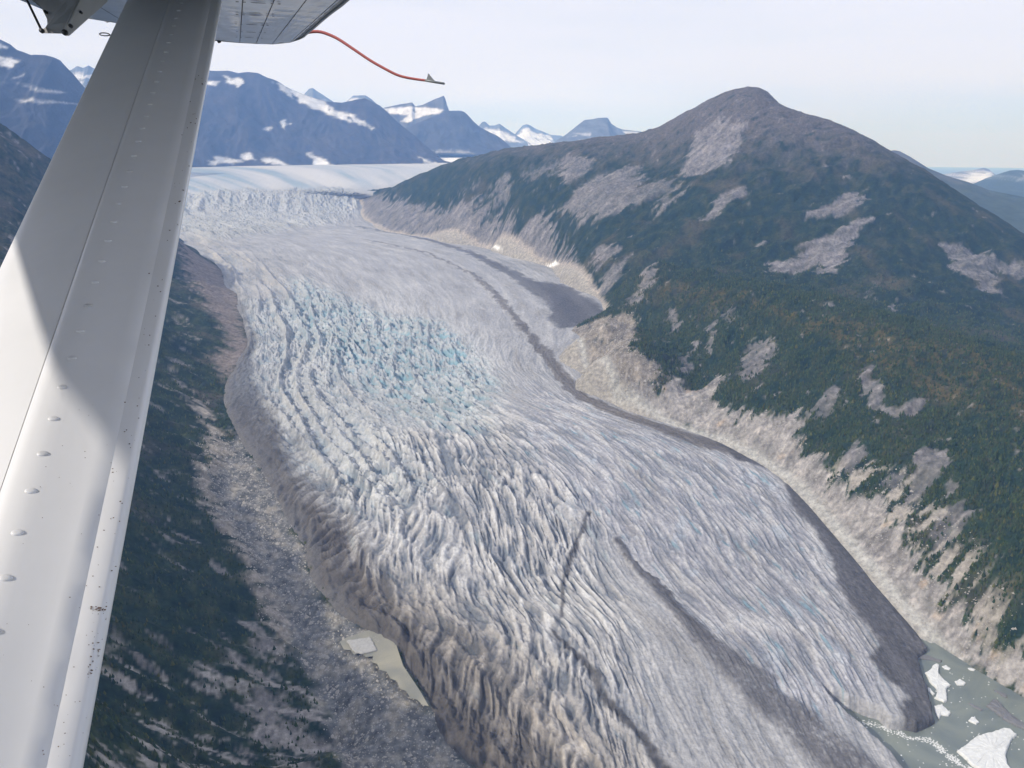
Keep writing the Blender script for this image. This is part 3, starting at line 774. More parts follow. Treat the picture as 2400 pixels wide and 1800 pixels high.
# ------------------------------------------------------------------ distant ranges
def mountain_range(name, crest, foot, snow, n=260, m=60, relief=120, wave=900, rockc=(.085, .085, .09), seed=300,
                   snow_above=None, shape=0.85, soft=60, greenlow=None):
    """crest and foot: (px, py, km). The sheet climbs from foot to crest and falls behind it."""
    cr = np.array(crest, float); ft = np.array(foot, float)
    px = np.linspace(cr[0, 0], cr[-1, 0], n)
    cy = np.interp(px, cr[:, 0], cr[:, 1]); cd = np.interp(px, cr[:, 0], cr[:, 2]) * 1000
    fpx = np.linspace(ft[0, 0], ft[-1, 0], n)
    fy = np.interp(fpx, ft[:, 0], ft[:, 1]); fd = np.interp(fpx, ft[:, 0], ft[:, 2]) * 1000
    R = P(px, cy, cd); F = P(fpx, fy, fd)
    F[:, 2] -= 40
    t = np.linspace(0, 1, m)[:, None]
    V1 = lerp(F[None], R[None], t[..., None])
    hgt = (R[:, 2] - F[:, 2])[None]
    V1[..., 2] = F[None, :, 2] + hgt * (shape * t + (1 - shape) * t ** 2.2)
    n2 = m // 3
    t2 = np.linspace(0, 1, n2 + 1)[1:, None]
    B = R * 1.0; B[:, :2] *= 1.12; B[:, 2] -= hgt[0] * 0.8
    V2 = lerp(R[None], B[None], t2[..., None])
    V = np.concatenate([V1, V2], 0)
    tt = np.concatenate([t, 1 - t2 * 0.0], 0)
    X, Z, Y = V[..., 0], V[..., 2], V[..., 1]
    env = np.sin(np.pi * np.clip(np.concatenate([t, 1 + t2 * .5], 0), 0, 1)) ** 0.7
    tn = np.concatenate([t, 1 + t2], 0)
    q = X + 0.35 * Y
    rg = ridged(q / wave + 0.25 * noise(q / wave, tn * 2, seed + 9), tn * 0.9, 4, seed, 0.5)
    V[..., 1] -= env * rg * relief * 1.6
    V[..., 2] += env * (fbm(q / (wave * .5), tn * 4, 4, seed + 3) * relief * 0.55) + fbm(q / 260, tn * 8, 2, seed + 5) * relief * 0.05
    C = np.broadcast_to(np.array(rockc), V.shape).copy()
    nz = fbm(q / 300, Z / 260, 5, seed + 11, 0.6)
    C = C * (0.95 + 0.7 * nz + .5 * fbm(q / 140, Z / 500, 4, seed + 13, .6))[..., None]
    if greenlow:
        C = mixc(C, (.035, .055, .035), smooth(greenlow + 250, greenlow - 150, Z + 300 * nz) * 0.8)
    qx = X + fbm(X / 160, Z / 120, 4, seed + 15, .6) * soft * 4.0
    qz = Z + fbm(X / 200, Z / 90, 4, seed + 19, .6) * soft * 2.2
    face = V.reshape(-1, 3)
    for pts, st in snow:
        pp = pin(face, pts)
        C = mixc(C, (.66, .66, .68), poly_mask(qx, qz, pp[:, [0, 2]], soft) * st * smooth(-.42, -.12, nz + .5 * ridged(q / 170, Z / 600, 2, seed + 23) - .1))
    if snow_above is not None:
        C = mixc(C, (.80, .80, .82), smooth(snow_above - 120, snow_above + 160, Z + nz * 420) * 0.9)
    return grid_object(name, V, C, M_FAR)

# blue massif that stands over the wide ice, left of centre
mountain_range('mountain',
    [(150, 230, 16), (250, 190, 16), (380, 160, 16.2), (430, 162, 16.2), (498, 165, 16.2), (534, 166, 16.2), (558, 171, 16.2), (581, 168, 16.2), (603, 170, 16.2), (625, 181, 16.2),
     (652, 191, 16.3), (672, 204, 16.3), (697, 215, 16.4), (733, 230, 16.4), (769, 239, 16.5), (805, 240, 16.5), (833, 234, 16.4), (855, 230, 16.4),
     (890, 247, 16.3), (915, 270, 16.2), (945, 297, 16.1), (972, 318, 16.0), (995, 338, 15.9), (1020, 360, 15.7), (1046, 382, 15.4), (1060, 389, 15.2)],
    [(-150, 402, 12.5), (300, 398, 13.0), (560, 391, 14.0), (800, 387, 14.5), (960, 386, 14.8), (1066, 386, 15.0)],
    [([(520, 178), (545, 185), (568, 182), (570, 195), (560, 205), (530, 192)], .95), ([(498, 198), (512, 192), (505, 203)], .9),
     ([(645, 192), (690, 213), (760, 240), (800, 262), (850, 272), (875, 290), (880, 300), (830, 285), (770, 268), (720, 248), (690, 232), (655, 212)], .85),
     ([(655, 280), (672, 278), (682, 290), (668, 302)], .95), ([(622, 298), (638, 300), (630, 307)], .9), ([(893, 302), (908, 305), (900, 309)], .9),
     ([(722, 358), (735, 362), (780, 386), (740, 389)], .95), ([(505, 368), (560, 376), (570, 382), (495, 380)], .95),
     ([(566, 365), (585, 360), (598, 374), (570, 374)], .9), ([(610, 370), (650, 374), (682, 387), (620, 382)], .9),
     ([(984, 366), (1005, 377), (1040, 385), (995, 383)], .8), ([(485, 378), (512, 380), (500, 387)], .9)],
    n=420, m=90, relief=230, wave=1000, rockc=(.042, .038, .040), seed=300, soft=26)
# range at the far left, seen on both sides of the strut
mountain_range('mountain',
    [(-200, 20, 11.2), (-80, 60, 11.2), (0, 93, 11.3), (24, 103, 11.3), (40, 116, 11.3), (72, 129, 11.3), (105, 129, 11.3), (125, 133, 11.3), (141, 141, 11.4), (155, 157, 11.4), (172, 174, 11.4),
     (195, 201, 11.5), (215, 225, 11.6), (260, 290, 11.7), (330, 390, 11.6)],
    [(-500, 520, 8.2), (0, 470, 8.8), (200, 430, 9.6), (360, 420, 10.6)],
    [([(0, 138), (30, 136), (48, 142), (35, 160), (20, 158), (0, 150)], .9), ([(0, 98), (20, 112), (30, 118), (0, 115)], .8),
     ([(35, 182), (52, 174), (40, 184)], .9), ([(125, 208), (152, 218), (140, 220)], .85), ([(175, 243), (195, 247), (182, 250)], .8)],
    n=260, m=90, relief=230, wave=900, rockc=(.036, .036, .042), seed=340, soft=22)
mountain_range('mountain',
    [(150, 170, 20), (168, 163, 20), (181, 155, 20), (195, 159, 20), (208, 153, 20), (217, 159, 20), (237, 165, 20), (280, 185, 20), (330, 215, 20)],
    [(140, 260, 17), (340, 260, 17)],
    [([(168, 170), (240, 182), (240, 200), (200, 203), (180, 185)], .9)], n=120, m=36, relief=120, wave=700, rockc=(.10, .11, .12), seed=360, soft=50)
# jagged crowns behind the massif
mountain_range('mountain',
    [(690, 250, 23), (712, 222, 23), (724, 208, 23), (733, 206, 23), (745, 215, 23), (757, 222, 23), (768, 230, 23), (790, 244, 23), (812, 238, 23), (828, 224, 23), (856, 223, 23), (870, 232, 23), (890, 250, 23)],
    [(690, 300, 20), (890, 300, 20)],
    [([(700, 228), (715, 226), (760, 238), (780, 250), (700, 250)], .7), ([(812, 240), (840, 230), (850, 240), (815, 250)], .8)],
    n=140, m=36, relief=90, wave=500, rockc=(.11, .12, .13), seed=380, soft=50)
# pointed peak with a snow shoulder, and the rounded dome in front of it
mountain_range('mountain',
    [(880, 262, 19.4), (901, 252, 19.4), (930, 246, 19.4), (960, 241, 19.4), (966, 240, 19.4), (973, 249, 19.4), (990, 246, 19.4), (1005, 239, 19.4), (1019, 232, 19.4), (1031, 228, 19.4), (1040, 224, 19.4), (1044, 232, 19.4),
     (1048, 247, 19.4), (1053, 260, 19.4), (1070, 280, 19.4), (1110, 320, 19.4)],
    [(880, 350, 18.2), (1110, 352, 18.2)],
    [([(900, 256), (960, 252), (1000, 252), (1040, 257), (1030, 266), (990, 272), (955, 288), (940, 285), (960, 270), (910, 264)], .95)],
    n=160, m=50, relief=90, wave=600, rockc=(.10, .10, .105), seed=400, soft=18)
mountain_range('mountain',
    [(890, 330, 18.0), (950, 300, 18.0), (1010, 275, 18.0), (1053, 260, 18.0), (1078, 259, 18.0), (1088, 262, 18.0), (1095, 268, 18.0), (1110, 285, 18.0), (1125, 298, 18.0), (1146, 309, 18.0), (1167, 319, 18.0),
     (1185, 333, 17.9), (1205, 353, 17.6), (1212, 358, 17.4)],
    [(890, 362, 17.0), (1050, 357, 17.2), (1150, 360, 17.2), (1214, 359, 17.2)],
    [([(1010, 350), (1100, 352), (1110, 360), (1020, 358)], .4)],
    n=180, m=50, relief=90, wave=700, rockc=(.05, .05, .055), seed=420, soft=30)
# nunataks in the middle distance
mountain_range('mountain',
    [(1105, 330, 25), (1118, 300, 25), (1130, 286, 25), (1137, 285, 25), (1147, 294, 25), (1159, 294, 25), (1171, 290, 25), (1182, 298, 25), (1197, 308, 25), (1212, 318, 25), (1235, 332, 25)],
    [(1105, 345, 23.5), (1240, 342, 23.5)],
    [([(1135, 300), (1160, 302), (1200, 318), (1225, 335), (1160, 330), (1145, 315)], .95)], n=100, m=30, relief=90, wave=500, rockc=(.11, .12, .13), seed=440, soft=40)
mountain_range('mountain',
    [(1195, 330, 28), (1212, 308, 28), (1225, 294, 28), (1235, 291, 28), (1243, 294, 28), (1256, 302, 28), (1272, 308, 28), (1290, 316, 28), (1315, 318, 28), (1340, 330, 28)],
    [(1190, 345, 26), (1345, 345, 26)],
    [([(1200, 330), (1228, 302), (1240, 300), (1250, 310), (1290, 320), (1310, 345), (1200, 345)], .97)], n=100, m=30, relief=60, wave=600, rockc=(.11, .12, .13), seed=460, soft=30)
mountain_range('mountain',
    [(1270, 352, 20.5), (1285, 344, 20.6), (1305, 329, 20.8), (1327, 315, 21), (1348, 298, 21), (1358, 290, 21), (1370, 281, 21), (1391, 279, 21), (1402, 276, 21), (1424, 276, 21), (1433, 290, 21), (1446, 299, 21),
     (1460, 304, 21), (1492, 307, 21), (1530, 313, 21), (1580, 330, 21)],
    [(1265, 360, 18.5), (1400, 358, 18.5), (1600, 360, 18.5)],
    [([(1355, 330), (1400, 322), (1412, 318), (1405, 330), (1360, 336)], .95), ([(1325, 322), (1350, 318), (1345, 324)], .7), ([(1460, 306), (1520, 312), (1515, 320), (1470, 314)], .7), ([(1340, 312), (1385, 312), (1385, 318)], .5)],
    n=180, m=44, relief=90, wave=700, rockc=(.10, .105, .11), seed=480, soft=18)
# ridge and snowfield beyond the right shoulder
mountain_range('mountain',
    [(1990, 330, 10), (2040, 345, 10), (2082, 354, 10), (2095, 352, 10), (2108, 354, 10), (2133, 367, 9.9), (2175, 394, 9.8), (2217, 412, 9.7), (2272, 428, 9.5), (2320, 446, 9.4), (2400, 462, 9.2), (2600, 500, 9)],
    [(1980, 620, 6.4), (2200, 640, 6.4), (2400, 640, 6.4), (2700, 660, 6.4)],
    [], n=200, m=50, relief=80, wave=600, rockc=(.10, .10, .095), seed=500, greenlow=800)
mountain_range('mountain',
    [(2150, 420, 24), (2213, 408, 24), (2250, 402, 24), (2280, 399, 24), (2306, 393, 24), (2318, 397, 24), (2331, 408, 24), (2360, 422, 24), (2400, 440, 24)],
    [(2150, 440, 20), (2420, 445, 20)],
    [([(2180, 415), (2300, 402), (2325, 400), (2345, 425), (2250, 430), (2150, 432)], .97)], n=120, m=30, relief=50, wave=700, rockc=(.13, .13, .14), seed=520, soft=40)
mountain_range('mountain',
    [(2260, 440, 16), (2310, 418, 16), (2340, 408, 16), (2365, 400, 16), (2385, 398, 16), (2400, 400, 16), (2450, 395, 16), (2600, 410, 16)],
    [(2240, 470, 13), (2700, 480, 13)],
    [([(2340, 412), (2400, 404), (2450, 403), (2400, 415), (2350, 420)], .5)], n=120, m=36, relief=90, wave=600, rockc=(.095, .10, .10), seed=540, soft=60, greenlow=1000)

# far snowfield filling the basins between the ranges
sf = []
a_, d_ = np.radians(np.linspace(-34, 12, 200)), np.linspace(14500, 32000, 60)
FX, FY = d_[:, None] * np.sin(a_)[None], d_[:, None] * np.cos(a_)[None]
FZ = np.interp(FY, [14000, 14500, 17000, 20500, 24000, 29000, 33000], [872, 900, 980, 1095, 1155, 1230, 1250]) + 6 * fbm(FX / 1500, FY / 2500, 3, 560)
Cs = np.broadcast_to(np.array([.76, .75, .74]), FX.shape + (3,)).copy()
Cs = mixc(Cs, (.52, .56, .60), smooth(0, .4, fbm(FX / 900, FY / 5000, 3, 565)) * 0.6)
grid_object('snowfield', np.stack([FX, FY, FZ], -1), Cs, M_FAR)

# ------------------------------------------------------------------ ground sheet to the horizon, lake
def flat(name, x0, x1, y0, y1, z, mat, nx=2, ny=2, kind='structure'):
    xs, ys = np.linspace(x0, x1, nx), np.linspace(y0, y1, ny)
    X, Y = np.meshgrid(xs, ys)
    return grid_object(name, np.stack([X, Y, X * 0 + z], -1), np.full(X.shape + (3,), .1), mat, kind)
M_GROUND = bpy.data.materials.new('valley_ground'); M_GROUND.use_nodes = True
_b = M_GROUND.node_tree.nodes['Principled BSDF']
_b.inputs['Base Color'].default_value = (.04, .055, .045, 1); _b.inputs['Roughness'].default_value = 1
gx0 = np.linspace(-1, 1, 121); gx0 = np.sign(gx0) * np.abs(gx0) ** 1.6 * 132000
EX, EY = np.meshgrid(gx0, gx0)
grid_object('ground', np.stack([EX, EY, -160 - (EX ** 2 + EY ** 2) / 2 / 6.371e6], -1), np.full(EX.shape + (3,), .06), M_GROUND)

def water_mat(name, c, rough, ns):
    m = bpy.data.materials.new(name); m.use_nodes = True
    n, l = m.node_tree.nodes, m.node_tree.links
    b = n['Principled BSDF']
    tc = n.new('ShaderNodeTexCoord')
    t = n.new('ShaderNodeTexNoise'); t.inputs['Distortion'].default_value = 1.5; t.inputs['Scale'].default_value = 0.009; t.inputs['Detail'].default_value = 5
    cr = n.new('ShaderNodeValToRGB')
    cr.color_ramp.elements[0].position = .35; cr.color_ramp.elements[1].position = .7
    cr.color_ramp.elements[0].color = (*c, 1); cr.color_ramp.elements[1].color = (c[0] * 1.55, c[1] * 1.45, c[2] * 1.3, 1)
    l.new(tc.outputs['Object'], t.inputs['Vector']); l.new(t.outputs['Fac'], cr.inputs['Fac']); l.new(cr.outputs[0], b.inputs['Base Color'])
    b.inputs['Roughness'].default_value = rough
    b.inputs['Specular IOR Level'].default_value = 0.4
    t2 = n.new('ShaderNodeTexNoise'); t2.inputs['Scale'].default_value = ns; t2.inputs['Detail'].default_value = 3
    bp = n.new('ShaderNodeBump'); bp.inputs['Distance'].default_value = 0.3; bp.inputs['Strength'].default_value = 0.6
    l.new(tc.outputs['Object'], t2.inputs['Vector']); l.new(t2.outputs['Fac'], bp.inputs['Height']); l.new(bp.outputs[0], b.inputs['Normal'])
    return m
M_LAKE = water_mat('silty_lake_water', (.125, .148, .142), 0.30, 0.2)
M_POND = water_mat('silty_pond_water', (.185, .185, .155), 0.35, 0.2)
lake = flat('lake', 100, 3500, -200, 1950, 0, M_LAKE)

def outline_sheet(name, pts, z, mat, kind='structure', jit=0):
    w = np.array([PZ(a, b, z) for a, b in pts])
    bm = bmesh.new()
    bm.faces.new([bm.verts.new(p) for p in w])
    bmesh.ops.triangulate(bm, faces=bm.faces)
    me = bpy.data.meshes.new(name); bm.to_mesh(me); bm.free(); me.materials.append(mat)
    for p in me.polygons:
        pass
    o = bpy.data.objects.new(name, me); col.objects.link(o)
    if kind: o['kind'] = kind
    return o

# ------------------------------------------------------------------ air
haze = bpy.data.materials.new('haze_air'); haze.use_nodes = True
hn, hl = haze.node_tree.nodes, haze.node_tree.links
hn.clear()
ho = hn.new('ShaderNodeOutputMaterial'); hv = hn.new('ShaderNodeVolumePrincipled')
hv.inputs['Color'].default_value = (0.25, 0.475, 1.0, 1)
hv.inputs['Absorption Color'].default_value = (1, 1, 1, 1)
hv.inputs['Density'].default_value = 3.8e-5
hv.inputs['Anisotropy'].default_value = 0.0
hl.new(hv.outputs[0], ho.inputs['Volume'])
bm = bmesh.new()
bmesh.ops.create_cube(bm, size=1.0)
me = bpy.data.meshes.new('haze'); bm.to_mesh(me); bm.free()
me.materials.append(haze)
ob = bpy.data.objects.new('haze', me)
ob.scale = (266000, 266000, 6200)
ob.location = (0, 0, 3200 - 6200 / 2)
col.objects.link(ob)
ob['kind'] = 'stuff'

# ------------------------------------------------------------------ ponds, floating ice
outline_sheet('pond', [(796, 1504), (812, 1494), (830, 1488), (860, 1478), (895, 1468), (925, 1500), (945, 1560), (985, 1620), (1005, 1655), (990, 1652), (978, 1640), (962, 1636), (952, 1620), (936, 1612), (930, 1596), (915, 1590), (906, 1574), (890, 1570), (884, 1556), (872, 1552), (874, 1538), (858, 1540), (846, 1530), (830, 1534), (822, 1524), (806, 1522)], 29, M_POND)

def ice_mat(name, c, rough=.6):
    m = bpy.data.materials.new(name); m.use_nodes = True
    n, l = m.node_tree.nodes, m.node_tree.links
    b = n['Principled BSDF']; b.inputs['Roughness'].default_value = rough
    tc = n.new('ShaderNodeTexCoord'); t = n.new('ShaderNodeTexNoise'); t.inputs['Scale'].default_value = .12; t.inputs['Detail'].default_value = 5
    cr = n.new('ShaderNodeValToRGB'); cr.color_ramp.elements[0].position = .3; cr.color_ramp.elements[1].position = .7
    cr.color_ramp.elements[0].color = tuple(v * .8 for v in c) + (1,); cr.color_ramp.elements[1].color = tuple(c) + (1,)
    bp = n.new('ShaderNodeBump'); bp.inputs['Distance'].default_value = 1.0
    l.new(tc.outputs['Object'], t.inputs['Vector']); l.new(t.outputs['Fac'], cr.inputs['Fac']); l.new(cr.outputs[0], b.inputs['Base Color'])
    l.new(t.outputs['Fac'], bp.inputs['Height']); l.new(bp.outputs[0], b.inputs['Normal'])
    return m
M_BERG = ice_mat('white_berg_ice', (.66, .67, .66))
M_DIRTY = ice_mat('dirty_berg_ice', (.16, .16, .165))
M_SLAB = ice_mat('pale_grey_ice', (.36, .355, .34))
M_CREAM = ice_mat('cream_ice_block', (.58, .53, .42))

def floe(name, pts, h, mat, label, z=0.0, group='icebergs floating in the lake', cat='iceberg', inset=3.0):
    w = np.array([PZ(a, b, z) for a, b in pts])[:, :2]
    # finer, uneven outline
    q = []
    n = len(w)
    for i in range(n):
        a_, b_ = w[i], w[(i + 1) % n]
        k_ = max(2, int(np.linalg.norm(b_ - a_) / 5))
        for j in range(k_):
            q.append(lerp(a_, b_, j / k_) + rng.normal(0, .7, 2))
    q = np.array(q); cen = q.mean(0)
    n = len(q)
    nx = np.roll(q, -1, 0) - np.roll(q, 1, 0)
    nr = np.stack([nx[:, 1], -nx[:, 0]], 1); nr /= np.linalg.norm(nr, axis=1, keepdims=True) + 1e-9
    area = np.sum(q[:, 0] * np.roll(q[:, 1], -1) - np.roll(q[:, 0], -1) * q[:, 1])
    if area < 0: nr = -nr
    rings = [(q + nr * .4, np.full(n, -1.5)), (q, np.full(n, h * .45)), (q - nr * inset * .35, h * .85 + rng.normal(0, h * .06, n)), (q - nr * inset, h + rng.normal(0, h * .08, n))]
    for k_ in (.72, .42, .15):
        rings.append((cen + (q - nr * inset - cen) * k_ + rng.normal(0, 1.2 * k_, (n, 2)), h * (1.0 + .25 * (1 - k_)) + rng.normal(0, h * .13 * k_, n)))
    bm = bmesh.new(); prev = None
    for xy, zz in rings:
        vv = [bm.verts.new((x - cen[0], y - cen[1], zc)) for (x, y), zc in zip(xy, zz)]
        if prev:
            for j in range(n): bm.faces.new((prev[j], prev[(j + 1) % n], vv[(j + 1) % n], vv[j]))
        prev = vv
    f = bm.faces.new(prev)
    r_ = bmesh.ops.triangulate(bm, faces=[f])
    bmesh.ops.recalc_face_normals(bm, faces=bm.faces)
    me = bpy.data.meshes.new(name); bm.to_mesh(me); bm.free(); me.materials.append(mat)
    o = bpy.data.objects.new(name, me); o.location = (cen[0], cen[1], z); col.objects.link(o)
    tag(o, label, cat, group)
    return o
def cz(l):
    return [(2000 + a / 4.1475, 1400 + b / 4.1475) for a, b in l]
floe('iceberg', cz([(1005, 1505), (1100, 1440), (1200, 1360), (1290, 1335), (1380, 1312), (1460, 1285), (1520, 1292), (1585, 1350), (1545, 1375), (1500, 1470), (1480, 1550), (1500, 1640), (1560, 1720), (1450, 1800), (1300, 1740), (1150, 1640), (1080, 1570)]), 6, M_BERG,
     'largest white flat-topped iceberg at the bottom right, wing shaped')
floe('iceberg', cz([(700, 740), (750, 712), (775, 665), (815, 655), (835, 680), (815, 730), (860, 790), (940, 860), (895, 905), (915, 1015), (880, 1025), (790, 985), (825, 930), (800, 885), (735, 820)]), 5, M_BERG,
     'long ragged white iceberg beside the dark debris snout')
floe('iceberg', cz([(775, 1065), (860, 1045), (900, 1090), (942, 1130), (925, 1160), (850, 1150), (832, 1190), (800, 1140)]), 4, M_BERG,
     'white iceberg touching the tip of the dark snout, below the ragged one')
floe('iceberg', cz([(1118, 1195), (1150, 1170), (1180, 1165), (1212, 1215), (1195, 1240), (1135, 1215)]), 3, M_BERG, 'small white iceberg alone in open water above the largest one', inset=2)
floe('iceberg', cz([(985, 822), (1030, 800), (1092, 835), (1070, 858), (1010, 858)]), 3, M_BERG, 'small pale iceberg just right of the ragged white one', inset=2)
floe('iceberg', cz([(702, 872), (730, 878), (795, 942), (778, 958), (722, 915)]), 2.5, M_BERG, 'narrow white ice sliver against the side of the dark snout', inset=1.5)
floe('iceberg', cz([(665, 1228), (695, 1182), (750, 1160), (768, 1182), (720, 1200), (690, 1238)]), 2.5, M_BERG, 'thin curved white ice fragment below the dark snout', inset=1.2)
floe('iceberg', cz([(1110, 692), (1140, 688), (1182, 704), (1170, 716), (1120, 706)]), 2, M_BERG, 'thin white ice fragment near the far shore', inset=1.2)
floe('iceberg', cz([(860, 672), (900, 665), (945, 695), (930, 712), (880, 690)]), 2, M_BERG, 'slim pale ice fragment off the upper end of the ragged iceberg', inset=1.2)
floe('iceberg', cz([(1290, 1062), (1365, 1000), (1405, 1015), (1520, 1140), (1659, 1240), (1720, 1300), (1659, 1290), (1560, 1245), (1460, 1190), (1380, 1125)]), 5, M_DIRTY, 'long dark grey debris covered iceberg at the right edge')
floe('iceberg', cz([(575, 535), (640, 555), (730, 575), (855, 620), (845, 636), (740, 612), (610, 600)]), 3.5, M_DIRTY, 'low dark slab of dirty ice pointing from the snout to the shore', inset=1.5)
floe('iceberg', cz([(1365, 903), (1420, 915), (1485, 950), (1492, 982), (1440, 962)]), 2.5, M_DIRTY, 'small dark dirty ice fragment near the right shore', inset=1.5)
floe('iceberg', cz([(1120, 1035), (1150, 1035), (1265, 1095), (1240, 1108), (1170, 1070)]), 2, M_DIRTY, 'thin dark ice strip left of the long dark iceberg', inset=1.2)
floe('iceberg', [(812, 1502), (868, 1494), (884, 1524), (862, 1530), (846, 1532), (830, 1528)], 1.6, M_SLAB, 'pale square ice slab in the silty pond', z=31, group=None, inset=2)
floe('ice_block', cz([(338, 615), (372, 622), (408, 655), (385, 690), (368, 725), (345, 700)]), 6, M_CREAM, 'cream coloured ice block on the dark debris snout', z=14, group=None, cat='ice block', inset=2)

# chips of brash ice drifting in a line, and small rocks: nobody could count them
def chips(name, pos, size, mat, flat_=.5):
    n = len(pos)
    base = np.array([(1, 0, 0), (.3, .95, 0), (-.85, .55, 0), (-.7, -.7, 0), (.4, -.9, 0), (.1, .1, 1)])
    tri = np.array([(0, 1, 5), (1, 2, 5), (2, 3, 5), (3, 4, 5), (4, 0, 5)])
    ang = rng.random(n) * 6.283
    b = base[None] * (0.7 + .6 * rng.random((n, 6, 3))) * size[:, None, None]
    b[..., 2] *= flat_
    x = b[..., 0] * np.cos(ang)[:, None] - b[..., 1] * np.sin(ang)[:, None]
    y = b[..., 0] * np.sin(ang)[:, None] + b[..., 1] * np.cos(ang)[:, None]
    v = np.stack([x, y, b[..., 2]], -1) + pos[:, None, :]
    v[:, :5, 2] -= size[:, None] * .25
    f = tri[None] + (np.arange(n) * 6)[:, None, None]
    me = bpy.data.meshes.new(name)
    me.vertices.add(n * 6); me.vertices.foreach_set('co', v.reshape(-1).astype(np.float32))
    m = n * 5
    me.loops.add(m * 3); me.polygons.add(m)
    me.loops.foreach_set('vertex_index', f.reshape(-1).astype(np.int32))
    me.polygons.foreach_set('loop_start', np.arange(0, m * 3, 3, dtype=np.int32))
    me.polygons.foreach_set('loop_total', np.full(m, 3, np.int32))
    me.update(calc_edges=True)
    me.materials.append(mat)
    o = bpy.data.objects.new(name, me); col.objects.link(o)
    return o
bp_ = []
bl = [(2000, 1690), (2060, 1700), (2090, 1712), (2135, 1730), (2180, 1735), (2200, 1750), (2215, 1765), (2236, 1778), (2250, 1790), (2290, 1812)]
for i in range(len(bl) - 1):
    for _ in range(60):
        t = rng.random(); x = lerp(bl[i][0], bl[i + 1][0], t) + rng.normal(0, 5); y = lerp(bl[i][1], bl[i + 1][1], t) + rng.normal(0, 3)
        bp_.append(PZ(x, y, 0.2))
for _ in range(160):
    bp_.append(PZ(rng.uniform(2000, 2400), rng.uniform(1560, 1800), 0.1))
bp_ = np.array(bp_)
o = chips('brash_ice', bp_, rng.uniform(.7, 2.6, len(bp_)), M_BERG); o['kind'] = 'stuff'; o['label'] = 'line of small white ice chips drifting on the lake'; o['category'] = 'brash ice'

M_ROCK = ice_mat('pale_boulder_rock', (.34, .32, .29), .9)
def scatter(V, w, n):
    e1 = np.linalg.norm(V[:-1, 1:] - V[:-1, :-1], axis=-1) * np.linalg.norm(V[1:, :-1] - V[:-1, :-1], axis=-1)
    p = (e1 * w[:-1, :-1]).reshape(-1); p = p / p.sum()
    i = rng.choice(len(p), n, p=p)
    r_, c_ = np.divmod(i, V.shape[1] - 1)
    a_, b_ = rng.random((2, n, 1))
    return V[r_, c_] * (1 - a_) * (1 - b_) + V[r_, c_ + 1] * a_ * (1 - b_) + V[r_ + 1, c_] * (1 - a_) * b_ + V[r_ + 1, c_ + 1] * a_ * b_, r_, c_
pl_, _, _ = scatter(LV, np.clip(floorm + rocks * .7, 0, 1) * (lr < 3000) * (0.3 + smooth(0, .3, v3)), 9000)
o = chips('boulders', pl_, np.exp(rng.normal(0.35, .55, len(pl_))), M_ROCK, .8); o['kind'] = 'stuff'; o['label'] = 'scattered pale boulders on the valley floor left of the glacier'; o['category'] = 'boulders'
pr_, _, _ = scatter(RV, np.clip(talus * smooth(-.1, .3, jag) + nose * .5 + fringe * .3, 0, 1) * (rr < 4200), 9000)
o = chips('boulders', pr_, np.exp(rng.normal(0.35, .55, len(pr_))), M_ROCK, .8); o['kind'] = 'stuff'; o['label'] = 'scattered pale boulders on the slope right of the glacier'; o['category'] = 'boulders'

# ------------------------------------------------------------------ forest: conifers as small irregular cones
def forest(name, V, w, n, label, hm=12.0):
    pos, r_, c_ = scatter(V, w, n)
    n = len(pos); K = 5
    h = hm * np.exp(rng.normal(0, .3, n)); rad = h * rng.uniform(.22, .36, n)
    ang = rng.random(n) * 6.283
    a_ = ang[:, None] + np.arange(K)[None] * 2 * np.pi / K
    rr_ = rad[:, None] * rng.uniform(.7, 1.25, (n, K))
    v = np.zeros((n, K + 1, 3))
    v[:, :K, 0] = pos[:, None, 0] + rr_ * np.cos(a_); v[:, :K, 1] = pos[:, None, 1] + rr_ * np.sin(a_); v[:, :K, 2] = pos[:, None, 2] - .5 + h[:, None] * rng.uniform(0, .18, (n, K))
    v[:, K] = pos; v[:, K, 2] += h
    f = np.array([(j, (j + 1) % K, K) for j in range(K)])[None] + (np.arange(n) * (K + 1))[:, None, None]
    me = bpy.data.meshes.new(name)
    me.vertices.add(n * (K + 1)); me.vertices.foreach_set('co', v.reshape(-1).astype(np.float32))
    m = n * K
    me.loops.add(m * 3); me.polygons.add(m)
    me.loops.foreach_set('vertex_index', f.reshape(-1).astype(np.int32))
    me.polygons.foreach_set('loop_start', np.arange(0, m * 3, 3, dtype=np.int32))
    me.polygons.foreach_set('loop_total', np.full(m, 3, np.int32))
    me.update(calc_edges=True)
    g = rng.random(n); y_ = rng.random(n) ** 5 * .7
    c = np.stack([.016 + .030 * g + .055 * y_, .034 + .032 * g + .026 * y_, .014 + .006 * g], -1)
    cc = np.ones((n, K + 1, 4), np.float32); cc[..., :3] = c[:, None]
    at = me.attributes.new('Col', 'FLOAT_COLOR', 'POINT'); at.data.foreach_set('color', cc.reshape(-1))
    me.materials.append(M_LAND)
    o = bpy.data.objects.new(name, me); col.objects.link(o)
    o['kind'] = 'stuff'; o['label'] = label; o['category'] = 'forest'
    return o
clump = smooth(-.35, .25, vn)
forest('forest', RV, forestR * (0.15 + clump) * smooth(5200, 3000, rr), 62000, 'dark conifer forest on the slopes right of the glacier', 9)
forest('forest', LV, forestL * (0.2 + smooth(-.3, .2, v1)) * smooth(4500, 2500, lr) * (lr > 1000), 30000, 'dark conifer forest on the steep slope left of the glacier', 8)

